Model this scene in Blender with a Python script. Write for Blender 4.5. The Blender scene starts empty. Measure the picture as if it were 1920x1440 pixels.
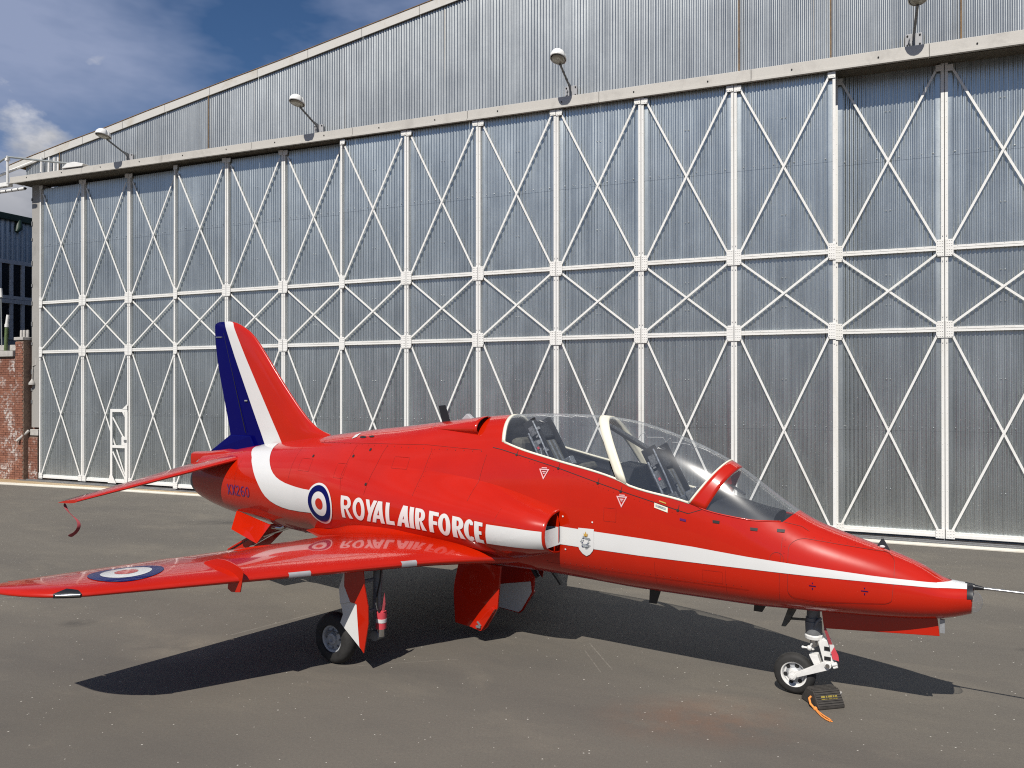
# Empty scene: red jet trainer in front of a steel hangar
import bpy, bmesh, math, random
from mathutils import Vector, Matrix
from mathutils.geometry import tessellate_polygon
R = math.radians
CIR = (3.29, -0.37, -1.17)
CUMX, CUMY, CUMZ = -3.56, -3.82, -1.92
random.seed(7)

# ------------------------------------------------------------------ camera, sky, sun, exposure
scene = bpy.context.scene
COL = scene.collection
cd = bpy.data.cameras.new('camera')
cd.sensor_width = 36.0
cd.lens = 1440.0 / 1920.0 * 36.0
cd.clip_start = 0.05
cd.clip_end = 2000.0
cam = bpy.data.objects.new('camera', cd)
COL.objects.link(cam)
cam.location = (0, 0, 3.047)
cam.rotation_euler = (R(90) + math.atan2(5.0, 1440.0), 0, 0)
scene.camera = cam
scene.cycles.pixel_filter_type = 'BLACKMAN_HARRIS'
scene.cycles.filter_width = 1.1
scene.cycles.use_denoising = False
scene.cycles.diffuse_bounces = 1
scene.render.resolution_x, scene.render.resolution_y = 1024, 768

LIGHT = Vector((0.30, 0.79, -1.0)).normalized()       # direction sunlight travels
sun_el = math.asin(-LIGHT.z)
sun_az = math.atan2(-LIGHT.x, -LIGHT.y)               # clockwise from +Y
w = bpy.data.worlds.new('World')
scene.world = w
w.use_nodes = True
nt = w.node_tree
N = nt.nodes
L = nt.links
for n in list(N): N.remove(n)
out = N.new('ShaderNodeOutputWorld')
bg = N.new('ShaderNodeBackground')
sky = N.new('ShaderNodeTexSky')
sky.sky_type = 'NISHITA'
sky.sun_disc = False
sky.sun_elevation = sun_el
sky.sun_rotation = sun_az
sky.air_density = 1.0
sky.dust_density = 0.25
sky.ozone_density = 4.5
SKY_STRENGTH = 0.05
bg.inputs['Strength'].default_value = SKY_STRENGTH
tc = N.new('ShaderNodeTexCoord')


def wmath(op, a, b=None, clamp=False):
    m = N.new('ShaderNodeMath'); m.operation = op; m.use_clamp = clamp
    for i, x in enumerate((a, b)):
        if x is None: continue
        if isinstance(x, (int, float)): m.inputs[i].default_value = x
        else: L.new(x, m.inputs[i])
    return m.outputs[0]


def wmix(f, a, b):
    m = N.new('ShaderNodeMix'); m.data_type = 'RGBA'
    for i, x in ((0, f), (6, a), (7, b)):
        if isinstance(x, (int, float)): m.inputs[i].default_value = x
        elif isinstance(x, tuple): m.inputs[i].default_value = x
        else: L.new(x, m.inputs[i])
    return m.outputs[2]


def wnoise(scale, detail, rough, mapscale, loc=(0, 0, 0), rot=(0, 0, 0)):
    mp = N.new('ShaderNodeMapping'); mp.inputs['Scale'].default_value = mapscale
    mp.inputs['Location'].default_value = loc
    mp.inputs['Rotation'].default_value = rot
    L.new(tc.outputs['Generated'], mp.inputs['Vector'])
    nz = N.new('ShaderNodeTexNoise'); nz.inputs['Scale'].default_value = scale
    nz.inputs['Detail'].default_value = detail; nz.inputs['Roughness'].default_value = rough
    L.new(mp.outputs[0], nz.inputs['Vector'])
    return nz.outputs['Fac']


sep = N.new('ShaderNodeSeparateXYZ')
L.new(tc.outputs['Generated'], sep.inputs[0])
# high thin cirrus streaks
cir = wnoise(2.2, 6, 0.6, (0.8, 0.35, 2.0), CIR, (0.0, 0.35, 0.75))
cir = wmath('MULTIPLY', wmath('SUBTRACT', cir, 0.46), 4.2, True)
cir = wmath('MULTIPLY', cir, 0.85)
# broken cumulus bank, thickest towards the horizon
cum = wnoise(3.1, 9, 0.58, (1, 1, 1.6), (CUMX, CUMY, CUMZ))
cum = wmath('ADD', cum, wmath('MULTIPLY', wmath('SUBTRACT', 0.33, sep.outputs['Z']), 0.9))
cumf = wmath('MULTIPLY', wmath('SUBTRACT', cum, 0.565), 13.0, True)
shade = wnoise(7.0, 6, 0.6, (1, 1, 1.6), (CUMX, CUMY, CUMZ + 0.05))
ccol = wmix(wmath('MULTIPLY', wmath('SUBTRACT', shade, 0.36), 4.0, True), (5.5, 6.0, 7.0, 1), (15.0, 15.0, 15.6, 1))
tint = N.new('ShaderNodeMix'); tint.data_type = 'RGBA'; tint.blend_type = 'MULTIPLY'; tint.inputs[0].default_value = 1.0
L.new(sky.outputs[0], tint.inputs[6]); tint.inputs[7].default_value = (0.92, 1.17, 1.40, 1)
hz = wmath('MULTIPLY', wmath('SUBTRACT', sep.outputs['Z'], 0.13), 6.5, True)
ccol = wmix(hz, (3.4, 3.8, 4.8, 1), ccol)
c1 = wmix(cir, tint.outputs[2], (6.4, 7.5, 10.8, 1))
c2 = wmix(cumf, c1, ccol)
L.new(c2, bg.inputs['Color'])
L.new(bg.outputs[0], out.inputs[0])

sd = bpy.data.lights.new('sun', 'SUN')
sd.energy = 5.0
sd.angle = R(0.5)
sd.color = (1.0, 0.955, 0.88)
so = bpy.data.objects.new('sun', sd)
COL.objects.link(so)
so.location = (-10, -30, 40)
so.rotation_euler = LIGHT.to_track_quat('-Z', 'Y').to_euler()

scene.view_settings.view_transform = 'Standard'
scene.view_settings.look = 'None'
scene.view_settings.exposure = 0.0
scene.view_settings.gamma = 1.0
scene.view_settings.use_curve_mapping = False


# ------------------------------------------------------------------ helpers
def link(o, parent=None):
    COL.objects.link(o)
    if parent is not None: o.parent = parent
    return o


def tag(o, label=None, cat=None, group=None, kind=None):
    if label: o['label'] = label
    if cat: o['category'] = cat
    if group: o['group'] = group
    if kind: o['kind'] = kind
    return o


def empty(name, loc=(0, 0, 0), rz=0.0, parent=None):
    o = bpy.data.objects.new(name, None)
    o.empty_display_size = 0.2
    o.location = loc
    o.rotation_euler = (0, 0, rz)
    return link(o, parent)


def mesh_obj(name, verts, faces, mat, parent=None, smooth=True, angle=35, fm=None, recalc=False, weld=0.0):
    me = bpy.data.meshes.new(name)
    me.from_pydata([tuple(v) for v in verts], [], faces)
    mats = mat if isinstance(mat, (list, tuple)) else [mat]
    for m in mats: me.materials.append(m)
    if fm:
        for p, i in zip(me.polygons, fm): p.material_index = i
    if recalc or weld:
        bm = bmesh.new(); bm.from_mesh(me)
        if weld: bmesh.ops.remove_doubles(bm, verts=bm.verts, dist=weld)
        if recalc: bmesh.ops.recalc_face_normals(bm, faces=bm.faces)
        bm.to_mesh(me); bm.free()
    if smooth:
        me.polygons.foreach_set('use_smooth', [True] * len(me.polygons))
        if angle < 180: me.set_sharp_from_angle(angle=R(angle))
    me.update()
    return link(bpy.data.objects.new(name, me), parent)


def share(name, o, parent=None, loc=None, rot=None, scale=None):
    c = bpy.data.objects.new(name, o.data if hasattr(o, 'data') else o)
    if loc is not None: c.location = loc
    if rot is not None: c.rotation_euler = rot
    if scale is not None: c.scale = scale
    return link(c, parent)


class MB:
    """collects closed shapes and links them as one mesh"""
    def __init__(s): s.v = []; s.f = []; s.m = []; s.cm = 0
    def add(s, vs, fs):
        b = len(s.v); s.v += [Vector(v) for v in vs]
        s.f += [tuple(i + b for i in f) for f in fs]; s.m += [s.cm] * len(fs)
        return s
    def box(s, x0, x1, y0, y1, z0, z1):
        return s.add([(x0, y0, z0), (x1, y0, z0), (x1, y1, z0), (x0, y1, z0), (x0, y0, z1), (x1, y0, z1), (x1, y1, z1), (x0, y1, z1)],
                     [(0, 3, 2, 1), (4, 5, 6, 7), (0, 1, 5, 4), (1, 2, 6, 5), (2, 3, 7, 6), (3, 0, 4, 7)])
    def hexa(s, p):       # eight corners, bottom ring then top ring
        return s.add(p, [(0, 3, 2, 1), (4, 5, 6, 7), (0, 1, 5, 4), (1, 2, 6, 5), (2, 3, 7, 6), (3, 0, 4, 7)])
    def bar(s, a, b, wid, dep, up=(0, 0, 1)):
        a = Vector(a); b = Vector(b); d = (b - a).normalized(); u = Vector(up)
        x = d.cross(u)
        if x.length < 1e-5: x = d.cross(Vector((1, 0, 0)))
        x.normalize(); y = x.cross(d)
        x *= wid / 2; y *= dep / 2
        return s.hexa([a - x - y, a + x - y, a + x + y, a - x + y, b - x - y, b + x - y, b + x + y, b - x + y])
    def prism(s, poly, off):
        n = len(poly); off = Vector(off); vs = [Vector(p) for p in poly]
        return s.add(vs + [v + off for v in vs], [tuple(range(n))[::-1], tuple(range(n, 2 * n))] + [(i, (i + 1) % n, n + (i + 1) % n, n + i) for i in range(n)])
    def tube(s, pts, r, n=8, caps=True):
        pts = [Vector(p) for p in pts]; rs = r if isinstance(r, (list, tuple)) else [r] * len(pts)
        vs = []; fs = []; prev = None
        for i, p in enumerate(pts):
            d = (pts[min(i + 1, len(pts) - 1)] - pts[max(i - 1, 0)]).normalized()
            if prev is None:
                x = d.cross(Vector((0, 0, 1)))
                if x.length < 1e-4: x = d.cross(Vector((1, 0, 0)))
            else: x = prev - d * prev.dot(d)
            x.normalize(); prev = x; y = d.cross(x)
            for k in range(n):
                a = 2 * math.pi * k / n
                vs.append(p + (x * math.cos(a) + y * math.sin(a)) * rs[i])
        for i in range(len(pts) - 1):
            for k in range(n):
                fs.append((i * n + k, i * n + (k + 1) % n, (i + 1) * n + (k + 1) % n, (i + 1) * n + k))
        if caps: fs += [tuple(range(n))[::-1], tuple(range((len(pts) - 1) * n, len(pts) * n))]
        return s.add(vs, fs)
    def lathe(s, prof, c, ax, n=24, close=False):
        """profile of (distance along axis, radius)"""
        c = Vector(c); ax = Vector(ax).normalized()
        x = ax.cross(Vector((0, 0, 1)))
        if x.length < 1e-4: x = Vector((1, 0, 0))
        x.normalize(); y = ax.cross(x); vs = []; fs = []
        for (h, r) in prof:
            for k in range(n):
                a = 2 * math.pi * k / n
                vs.append(c + ax * h + (x * math.cos(a) + y * math.sin(a)) * max(r, 1e-4))
        m = len(prof)
        for i in range(m if close else m - 1):
            j = (i + 1) % m
            for k in range(n):
                fs.append((i * n + k, i * n + (k + 1) % n, j * n + (k + 1) % n, j * n + k))
        if not close:
            fs += [tuple(range(n))[::-1], tuple(range((m - 1) * n, m * n))]
        return s.add(vs, fs)
    def sphere(s, c, r, sc=(1, 1, 1), n=10, m=7):
        c = Vector(c); vs = []; fs = []
        for i in range(m + 1):
            th = math.pi * i / m
            for k in range(n):
                a = 2 * math.pi * k / n
                q = max(math.sin(th), 1e-3)
                vs.append(c + Vector((q * math.cos(a) * sc[0], q * math.sin(a) * sc[1], math.cos(th) * sc[2])) * r)
        for i in range(m):
            for k in range(n):
                fs.append((i * n + k, i * n + (k + 1) % n, (i + 1) * n + (k + 1) % n, (i + 1) * n + k))
        return s.add(vs, fs)
    def build(s, name, mat, parent=None, smooth=False, angle=35, bevel=0.0, recalc=True):
        o = mesh_obj(name, s.v, s.f, mat, parent, smooth, angle, s.m, recalc=recalc)
        if bevel:
            b = o.modifiers.new('bevel', 'BEVEL'); b.width = bevel; b.segments = 2; b.limit_method = 'ANGLE'; b.angle_limit = R(40)
        return o


# ------------------------------------------------------------------ materials
def mat_new(name):
    m = bpy.data.materials.new(name); m.use_nodes = True
    t = m.node_tree
    for n in list(t.nodes): t.nodes.remove(n)
    o = t.nodes.new('ShaderNodeOutputMaterial')
    return m, t, o


class G:
    """tiny node-graph helper"""
    def __init__(s, t): s.t = t
    def n(s, typ, **kw):
        x = s.t.nodes.new(typ)
        for k, v in kw.items(): setattr(x, k, v)
        return x
    def set(s, sock, v):
        if isinstance(v, (int, float)):
            sock.default_value = v
        elif isinstance(v, (tuple, list)):
            sock.default_value = tuple(v) if len(sock.default_value) == len(v) else tuple(v) + (1,)
        else: s.t.links.new(v, sock)
    def math(s, op, a, b=None, clamp=False):
        m = s.n('ShaderNodeMath', operation=op, use_clamp=clamp); s.set(m.inputs[0], a)
        if b is not None: s.set(m.inputs[1], b)
        return m.outputs[0]
    def mix(s, f, a, b):
        m = s.n('ShaderNodeMix', data_type='RGBA'); s.set(m.inputs[0], f); s.set(m.inputs[6], a); s.set(m.inputs[7], b)
        return m.outputs[2]
    def coord(s, which='Object'): return s.n('ShaderNodeTexCoord').outputs[which]
    def map(s, v, scale=(1, 1, 1), loc=(0, 0, 0), rot=(0, 0, 0)):
        m = s.n('ShaderNodeMapping'); s.set(m.inputs['Vector'], v)
        m.inputs['Scale'].default_value = scale; m.inputs['Location'].default_value = loc; m.inputs['Rotation'].default_value = rot
        return m.outputs[0]
    def noise(s, v, scale, detail=4, rough=0.55, dist=0.0):
        m = s.n('ShaderNodeTexNoise'); s.set(m.inputs['Vector'], v)
        m.inputs['Scale'].default_value = scale; m.inputs['Detail'].default_value = detail
        m.inputs['Roughness'].default_value = rough; m.inputs['Distortion'].default_value = dist
        return m.outputs['Fac']
    def ramp(s, f, lo, hi, clamp=True):
        m = s.n('ShaderNodeMapRange'); m.clamp = clamp; s.set(m.inputs[0], f)
        m.inputs[1].default_value = lo; m.inputs[2].default_value = hi
        return m.outputs[0]
    def bump(s, h, strength=0.3, dist=0.01):
        b = s.n('ShaderNodeBump'); b.inputs['Strength'].default_value = strength; b.inputs['Distance'].default_value = dist
        s.set(b.inputs['Height'], h); return b.outputs[0]
    def sepxyz(s, v):
        m = s.n('ShaderNodeSeparateXYZ'); s.set(m.inputs[0], v); return m.outputs
    def principled(s, out, color, rough=0.5, metal=0.0, coat=0.0, coat_rough=0.03, normal=None, spec=0.5, ior=1.45):
        p = s.n('ShaderNodeBsdfPrincipled')
        s.set(p.inputs['Base Color'], color); s.set(p.inputs['Roughness'], rough); s.set(p.inputs['Metallic'], metal)
        s.set(p.inputs['Coat Weight'], coat); s.set(p.inputs['Coat Roughness'], coat_rough)
        s.set(p.inputs['Specular IOR Level'], spec)
        if normal is not None: s.t.links.new(normal, p.inputs['Normal'])
        s.t.links.new(p.outputs[0], out.inputs[0])
        return p


def simple(name, color, rough=0.5, metal=0.0, coat=0.0, var=0.12, nscale=6.0, bump=0.0, bscale=60.0, coat_rough=0.03):
    """paint / rubber / metal with a little tonal wear"""
    m, t, o = mat_new(name); g = G(t)
    co = g.coord('Object')
    f = g.noise(co, nscale, 5, 0.6)
    lo = tuple(c * (1 - var) for c in color); hi = tuple(min(1, c * (1 + var)) for c in color)
    col = g.mix(g.ramp(f, 0.3, 0.7), lo, hi)
    nrm = g.bump(g.noise(co, bscale, 4, 0.6), bump, 0.004) if bump else None
    rf = g.math('ADD', g.math('MULTIPLY', f, 0.16), rough - 0.08, True)
    g.principled(o, col, rf, metal, coat, coat_rough, nrm)
    return m


M = {}
def gloss(name, color, var=0.05, coat=0.85, spec=0.16):
    # aircraft paint: faintly wavy skin under a clear coat, thin dust
    m, t, o = mat_new(name); g = G(t)
    co = g.coord('Object')
    f = g.noise(co, 2.2, 5, 0.6)
    lo = tuple(c * (1 - var) for c in color); hi = tuple(min(1, c * (1 + var)) for c in color)
    col = g.mix(g.ramp(f, 0.3, 0.7), lo, hi)
    nrm = g.bump(g.noise(co, 3.0, 3, 0.5), 0.06, 0.02)
    g.principled(o, col, 0.27, 0, coat, g.math('ADD', g.math('MULTIPLY', g.noise(co, 9, 4, 0.6), 0.04), 0.035), nrm, spec)
    return m


M['red'] = gloss('red_gloss', (0.455, 0.012, 0.001))
M['white'] = gloss('white_gloss', (0.66, 0.655, 0.64), 0.02)
M['blue'] = gloss('blue_gloss', (0.001, 0.001, 0.085), 0.05, 0.25, 0.05)
M['navy'] = gloss('navy_gloss', (0.001, 0.003, 0.085), 0.05, 0.4, 0.05)
M['purple'] = gloss('violet_stencil', (0.10, 0.015, 0.11))
M['pink'] = gloss('pale_pink', (0.75, 0.45, 0.45))
M['gold'] = simple('gold_print', (0.55, 0.33, 0.07), 0.4)
M['silver'] = simple('grey_print', (0.30, 0.32, 0.33), 0.4, var=0.5, nscale=60)
M['line'] = simple('panel_gap', (0.20, 0.010, 0.006), 0.6)
M['dark'] = simple('dark_gap', (0.012, 0.012, 0.012), 0.6)
M['black'] = simple('black_paint', (0.015, 0.015, 0.017), 0.35)
M['rubber'] = simple('tyre_rubber', (0.022, 0.021, 0.020), 0.75, var=0.4, nscale=12, bump=0.2)
M['steel'] = simple('polished_steel', (0.62, 0.62, 0.62), 0.18, 1.0)
M['alloy'] = simple('grey_alloy', (0.42, 0.43, 0.44), 0.42, 0.6, var=0.2, nscale=20)
M['hubgrey'] = simple('grey_hub', (0.38, 0.39, 0.40), 0.45, 0.2, var=0.2, nscale=25)
M['gearwhite'] = simple('gear_white', (0.72, 0.71, 0.68), 0.4, var=0.1, nscale=18)
M['geargrey'] = simple('gear_grey', (0.16, 0.165, 0.17), 0.5, var=0.2, nscale=18)
M['cream'] = simple('cream_frame', (0.76, 0.72, 0.58), 0.4, var=0.04)
M['strip'] = simple('grey_tape', (0.36, 0.36, 0.37), 0.4)
M['tub'] = simple('cockpit_black', (0.006, 0.0065, 0.008), 0.7, var=0.4, nscale=20)
M['seatfab'] = simple('seat_fabric', (0.10, 0.095, 0.075), 0.85, var=0.4, nscale=18, bump=0.5)
M['seatmetal'] = simple('seat_metal', (0.35, 0.36, 0.37), 0.35, 0.8, var=0.5, nscale=40)
M['lampglass'] = simple('lamp_lens', (0.35, 0.33, 0.27), 0.15)
M['orange'] = simple('orange_rope', (0.80, 0.28, 0.06), 0.8, var=0.2, nscale=60, bump=0.5, bscale=300)
M['yellow'] = simple('yellow_print', (0.30, 0.23, 0.04), 0.6, var=0.3, nscale=50)
M['chock'] = simple('chock_rubber', (0.045, 0.040, 0.035), 0.85, var=0.3, nscale=25, bump=0.3)
M['ribbonred'] = simple('faded_red_webbing', (0.28, 0.04, 0.05), 0.8, var=0.3, nscale=20)
M['sleeve'] = simple('red_sleeve', (0.62, 0.06, 0.08), 0.6, var=0.1)
M['green'] = simple('dark_green_paint', (0.010, 0.028, 0.016), 0.5, var=0.3)
M['mossgreen'] = simple('green_pipe', (0.09, 0.13, 0.05), 0.8, var=0.5, nscale=30)
M['pale'] = simple('pale_render', (0.42, 0.40, 0.37), 0.85, var=0.15, nscale=8)
M['winframe'] = simple('grey_window_frame', (0.50, 0.52, 0.54), 0.5, var=0.15)
M['pane'] = simple('dark_pane', (0.010, 0.011, 0.014), 0.12, var=0.2)
M['whitetube'] = simple('white_tube', (0.78, 0.77, 0.74), 0.45, var=0.06)
M['greytube'] = simple('galvanised_tube', (0.34, 0.36, 0.35), 0.5, 0.4, var=0.1)
M['rust'] = simple('rusty_pipe', (0.22, 0.13, 0.05), 0.8, var=0.4, nscale=10)

# galvanised corrugated steel: streaky along z, each sheet its own tone
def corr_mat(name, base, tint_var, rust, metal=0.85, rough=0.38):
    m, t, o = mat_new(name); g = G(t)
    co = g.coord('Object'); oi = g.n('ShaderNodeObjectInfo')
    rnd = oi.outputs['Random']; loc = oi.outputs['Location']
    va = g.n('ShaderNodeVectorMath', operation='ADD'); g.set(va.inputs[0], co); g.set(va.inputs[1], loc)
    v = va.outputs[0]
    streak = g.noise(g.map(v, (9, 9, 0.22)), 1.0, 6, 0.65)
    blot = g.noise(g.map(v, (1, 1, 0.6)), 1.3, 5, 0.6)
    spang = g.noise(v, 45, 3, 0.6)
    f = g.math('ADD', g.math('MULTIPLY', streak, 0.5), g.math('ADD', g.math('MULTIPLY', blot, 0.35), g.math('MULTIPLY', spang, 0.15)))
    lo = tuple(c * 0.78 for c in base); hi = tuple(min(1, c * 1.2) for c in base)
    col = g.mix(g.ramp(f, 0.35, 0.65), lo, hi)
    col = g.mix(g.math('MULTIPLY', rnd, tint_var), col, tuple(c * 0.72 for c in base))
    if rust:
        rs = g.noise(g.map(v, (7.0, 7.0, 0.035), (3.1, 0, 0)), 1.0, 3, 0.6)
        col = g.mix(g.math('MULTIPLY', g.ramp(rs, 0.68, 0.74), 0.55), col, (0.22, 0.15, 0.07))
    rgh = g.math('ADD', g.math('MULTIPLY', f, 0.22), rough - 0.1, True)
    g.principled(o, col, rgh, metal, 0, 0.03, g.bump(blot, 0.10, 0.05))
    return m


M['doorsheet'] = corr_mat('door_corrugated_steel', (0.545, 0.580, 0.575), 0.22, False, 0.97, 0.36)
M['gablesheet'] = corr_mat('gable_corrugated_steel', (0.43, 0.445, 0.44), 0.28, True, 0.92, 0.40)
M['farsheet'] = corr_mat('shed_corrugated_steel', (0.42, 0.48, 0.53), 0.3, False, 0.6, 0.4)


def paint_mat(name, color, dirt, dirtcol, scale=1.2):
    m, t, o = mat_new(name); g = G(t)
    co = g.coord('Object'); oi = g.n('ShaderNodeObjectInfo')
    va = g.n('ShaderNodeVectorMath', operation='ADD'); g.set(va.inputs[0], co); g.set(va.inputs[1], oi.outputs['Location'])
    v = va.outputs[0]
    f = g.noise(g.map(v, (1, 1, 0.8)), scale, 7, 0.65, 0.4)
    fine = g.noise(v, 30, 4, 0.6)
    col = g.mix(g.ramp(fine, 0.3, 0.7), tuple(c * 0.93 for c in color), color)
    col = g.mix(g.math('MULTIPLY', g.ramp(f, 0.52, 0.72), dirt), col, dirtcol)
    g.principled(o, col, 0.55, 0, 0, 0.03, g.bump(fine, 0.08, 0.003))
    return m


M['doorframe'] = paint_mat('ivory_door_paint', (0.80, 0.79, 0.755), 0.25, (0.50, 0.45, 0.36))
M['lintel'] = paint_mat('weathered_beige_paint', (0.53, 0.505, 0.46), 0.6, (0.33, 0.31, 0.28), 1.6)
M['fascia'] = paint_mat('weathered_white_fascia', (0.60, 0.58, 0.54), 0.6, (0.40, 0.34, 0.25), 1.8)
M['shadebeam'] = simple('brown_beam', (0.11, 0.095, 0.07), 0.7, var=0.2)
M['pier'] = paint_mat('grey_concrete', (0.36, 0.345, 0.32), 0.5, (0.24, 0.23, 0.21), 2.0)
M['kerb'] = paint_mat('pale_concrete_strip', (0.70, 0.66, 0.57), 0.5, (0.42, 0.36, 0.26), 1.5)
M['track'] = paint_mat('tan_track_strip', (0.42, 0.31, 0.18), 0.5, (0.25, 0.18, 0.10), 2.0)

# bricks: each its own shade, limewash remnants
m, t, o = mat_new('old_red_brick'); g = G(t)
co = g.coord('Object'); oi = g.n('ShaderNodeObjectInfo')
va = g.n('ShaderNodeVectorMath', operation='ADD'); g.set(va.inputs[0], co); g.set(va.inputs[1], oi.outputs['Location'])
v = va.outputs[0]
col = g.mix(oi.outputs['Random'], (0.20, 0.075, 0.045), (0.33, 0.14, 0.085))
col = g.mix(g.math('MULTIPLY', g.ramp(g.noise(v, 11, 5, 0.7), 0.35, 0.7), 0.6), col, (0.16, 0.07, 0.05))
lime = g.math('MULTIPLY', g.ramp(g.noise(v, 1.5, 4, 0.6), 0.5, 0.62), g.ramp(g.noise(v, 9, 5, 0.7), 0.45, 0.58))
col = g.mix(lime, col, (0.55, 0.49, 0.45))
g.principled(o, col, 0.9, 0, 0, 0.03, g.bump(g.noise(v, 60, 4, 0.6), 0.5, 0.006))
M['brick'] = m
M['mortar'] = simple('old_mortar', (0.22, 0.15, 0.11), 0.95, var=0.3, nscale=14, bump=0.4)

# thin acrylic: clear sheet with grazing reflection
m, t, o = mat_new('canopy_acrylic'); g = G(t)
tr = g.n('ShaderNodeBsdfTransparent'); tr.inputs[0].default_value = (0.955, 0.965, 0.97, 1)
gl = g.n('ShaderNodeBsdfGlossy'); gl.inputs['Roughness'].default_value = 0.15
df = g.n('ShaderNodeBsdfDiffuse'); df.inputs[0].default_value = (0.55, 0.57, 0.6, 1)
lw = g.n('ShaderNodeLayerWeight'); lw.inputs['Blend'].default_value = 0.5
mx0 = g.n('ShaderNodeMixShader'); g.set(mx0.inputs[0], g.math('ADD', g.math('MULTIPLY', g.math('POWER', lw.outputs['Facing'], 3.0), 0.40), 0.04))
t.links.new(tr.outputs[0], mx0.inputs[1]); t.links.new(df.outputs[0], mx0.inputs[2])
mx = g.n('ShaderNodeMixShader')
fac = g.math('ADD', g.math('MULTIPLY', g.math('POWER', lw.outputs['Facing'], 5.0), 0.85), 0.085, True)
t.links.new(fac, mx.inputs[0]); t.links.new(mx0.outputs[0], mx.inputs[1]); t.links.new(gl.outputs[0], mx.inputs[2])
t.links.new(mx.outputs[0], o.inputs[0])
M['glass'] = m

# asphalt apron
m, t, o = mat_new('worn_asphalt'); g = G(t)
co = g.coord('Object')
wall = g.map(co, (1, 1, 1), (0, 0, 0), (0, 0, R(22.56)))       # x runs along the hangar front
big = g.noise(g.map(wall, (0.10, 0.34, 1)), 1.0, 6, 0.62, 0.6)
mid = g.noise(g.map(wall, (0.5, 0.9, 1)), 1.0, 7, 0.66, 0.3)
fine = g.noise(co, 38, 5, 0.7)
grit = g.noise(co, 170, 3, 0.75)
col = g.mix(g.ramp(big, 0.36, 0.64), (0.104, 0.093, 0.079), (0.148, 0.131, 0.106))
col = g.mix(g.math('MULTIPLY', g.ramp(mid, 0.53, 0.72), 0.7), col, (0.19, 0.165, 0.128))
col = g.mix(g.math('MULTIPLY', g.ramp(mid, 0.45, 0.25), 0.35), col, (0.070, 0.066, 0.062))
col = g.mix(g.math('MULTIPLY', g.ramp(fine, 0.35, 0.7), 0.35), col, (0.065, 0.060, 0.054))
col = g.mix(g.math('MULTIPLY', g.ramp(grit, 0.45, 0.8), 0.4), col, (0.21, 0.19, 0.165))
vo = g.n('ShaderNodeTexVoronoi'); vo.inputs['Scale'].default_value = 20.0; g.set(vo.inputs['Vector'], co)
speck = g.math('LESS_THAN', vo.outputs['Distance'], g.math('MULTIPLY', g.sepxyz(vo.outputs['Color'])[1], 0.17))
sr = g.sepxyz(vo.outputs['Color'])[0]
speck = g.math('MULTIPLY', speck, g.math('GREATER_THAN', sr, 0.80))
col = g.mix(g.math('MULTIPLY', speck, 0.8), col, (0.52, 0.49, 0.43))
px = g.sepxyz(co)
def spot(cx, cy, rx, ry):
    a = g.math('MULTIPLY', g.math('SUBTRACT', px[0], cx), 1 / rx); b = g.math('MULTIPLY', g.math('SUBTRACT', px[1], cy), 1 / ry)
    return g.ramp(g.math('SQRT', g.math('ADD', g.math('MULTIPLY', a, a), g.math('MULTIPLY', b, b))), 1.0, 0.15)
rustf = g.math('MULTIPLY', spot(1.75, 7.05, 1.15, 0.65), g.ramp(g.noise(co, 2.4, 6, 0.65), 0.32, 0.62))
col = g.mix(g.math('MULTIPLY', rustf, 0.5), col, (0.19, 0.10, 0.06))
pale = g.math('MULTIPLY', spot(-3.9, 9.0, 0.75, 0.55), g.ramp(g.noise(co, 1.7, 6, 0.65), 0.35, 0.55))
col = g.mix(g.math('MULTIPLY', pale, 0.55), col, (0.215, 0.185, 0.145))
oil = g.math('MAXIMUM', spot(-5.6, 9.9, 0.30, 0.2), g.math('MAXIMUM', spot(6.0, 8.9, 0.22, 0.10), spot(-6.6, 17.2, 1.3, 0.35)))
col = g.mix(g.math('MULTIPLY', g.math('MULTIPLY', oil, g.ramp(g.noise(co, 3.0, 5, 0.6), 0.3, 0.6)), 0.75), col, (0.05, 0.046, 0.042))
def scratch(ax, ay, bx, by, wd):
    # chalky scuff along a segment on the ground
    ln = math.hypot(bx - ax, by - ay); ux, uy = (bx - ax) / ln, (by - ay) / ln
    dx = g.math('SUBTRACT', px[0], ax); dy = g.math('SUBTRACT', px[1], ay)
    along = g.math('ADD', g.math('MULTIPLY', dx, ux), g.math('MULTIPLY', dy, uy))
    across = g.math('ABSOLUTE', g.math('SUBTRACT', g.math('MULTIPLY', dx, uy), g.math('MULTIPLY', dy, ux)))
    inside = g.math('MULTIPLY', g.math('GREATER_THAN', along, 0.0), g.math('LESS_THAN', along, ln))
    return g.math('MULTIPLY', inside, g.ramp(across, wd, wd * 0.3))
scr = None
for q in ((0.922, 9.133, 1.081, 8.278, 0.012), (0.834, 8.925, 0.947, 8.202, 0.009), (-3.45, 9.436, -2.60, 10.397, 0.02), (-1.9, 8.36, -0.6, 8.60, 0.008), (4.6, 12.0, 6.4, 10.6, 0.03), (-7.5, 11.0, -5.2, 12.2, 0.03)):
    e_ = scratch(*q); scr = e_ if scr is None else g.math('MAXIMUM', scr, e_)
col = g.mix(g.math('MULTIPLY', g.math('MULTIPLY', scr, g.ramp(g.noise(co, 14, 4, 0.7), 0.35, 0.65)), 0.6), col, (0.27, 0.245, 0.21))
hgt = g.math('ADD', g.math('MULTIPLY', fine, 0.5), g.math('MULTIPLY', grit, 0.5))
g.principled(o, col, g.math('ADD', 0.78, g.math('MULTIPLY', fine, 0.15)), 0, 0, 0.03, g.bump(hgt, 0.35, 0.006), 0.35)
M['asphalt'] = m

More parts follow.
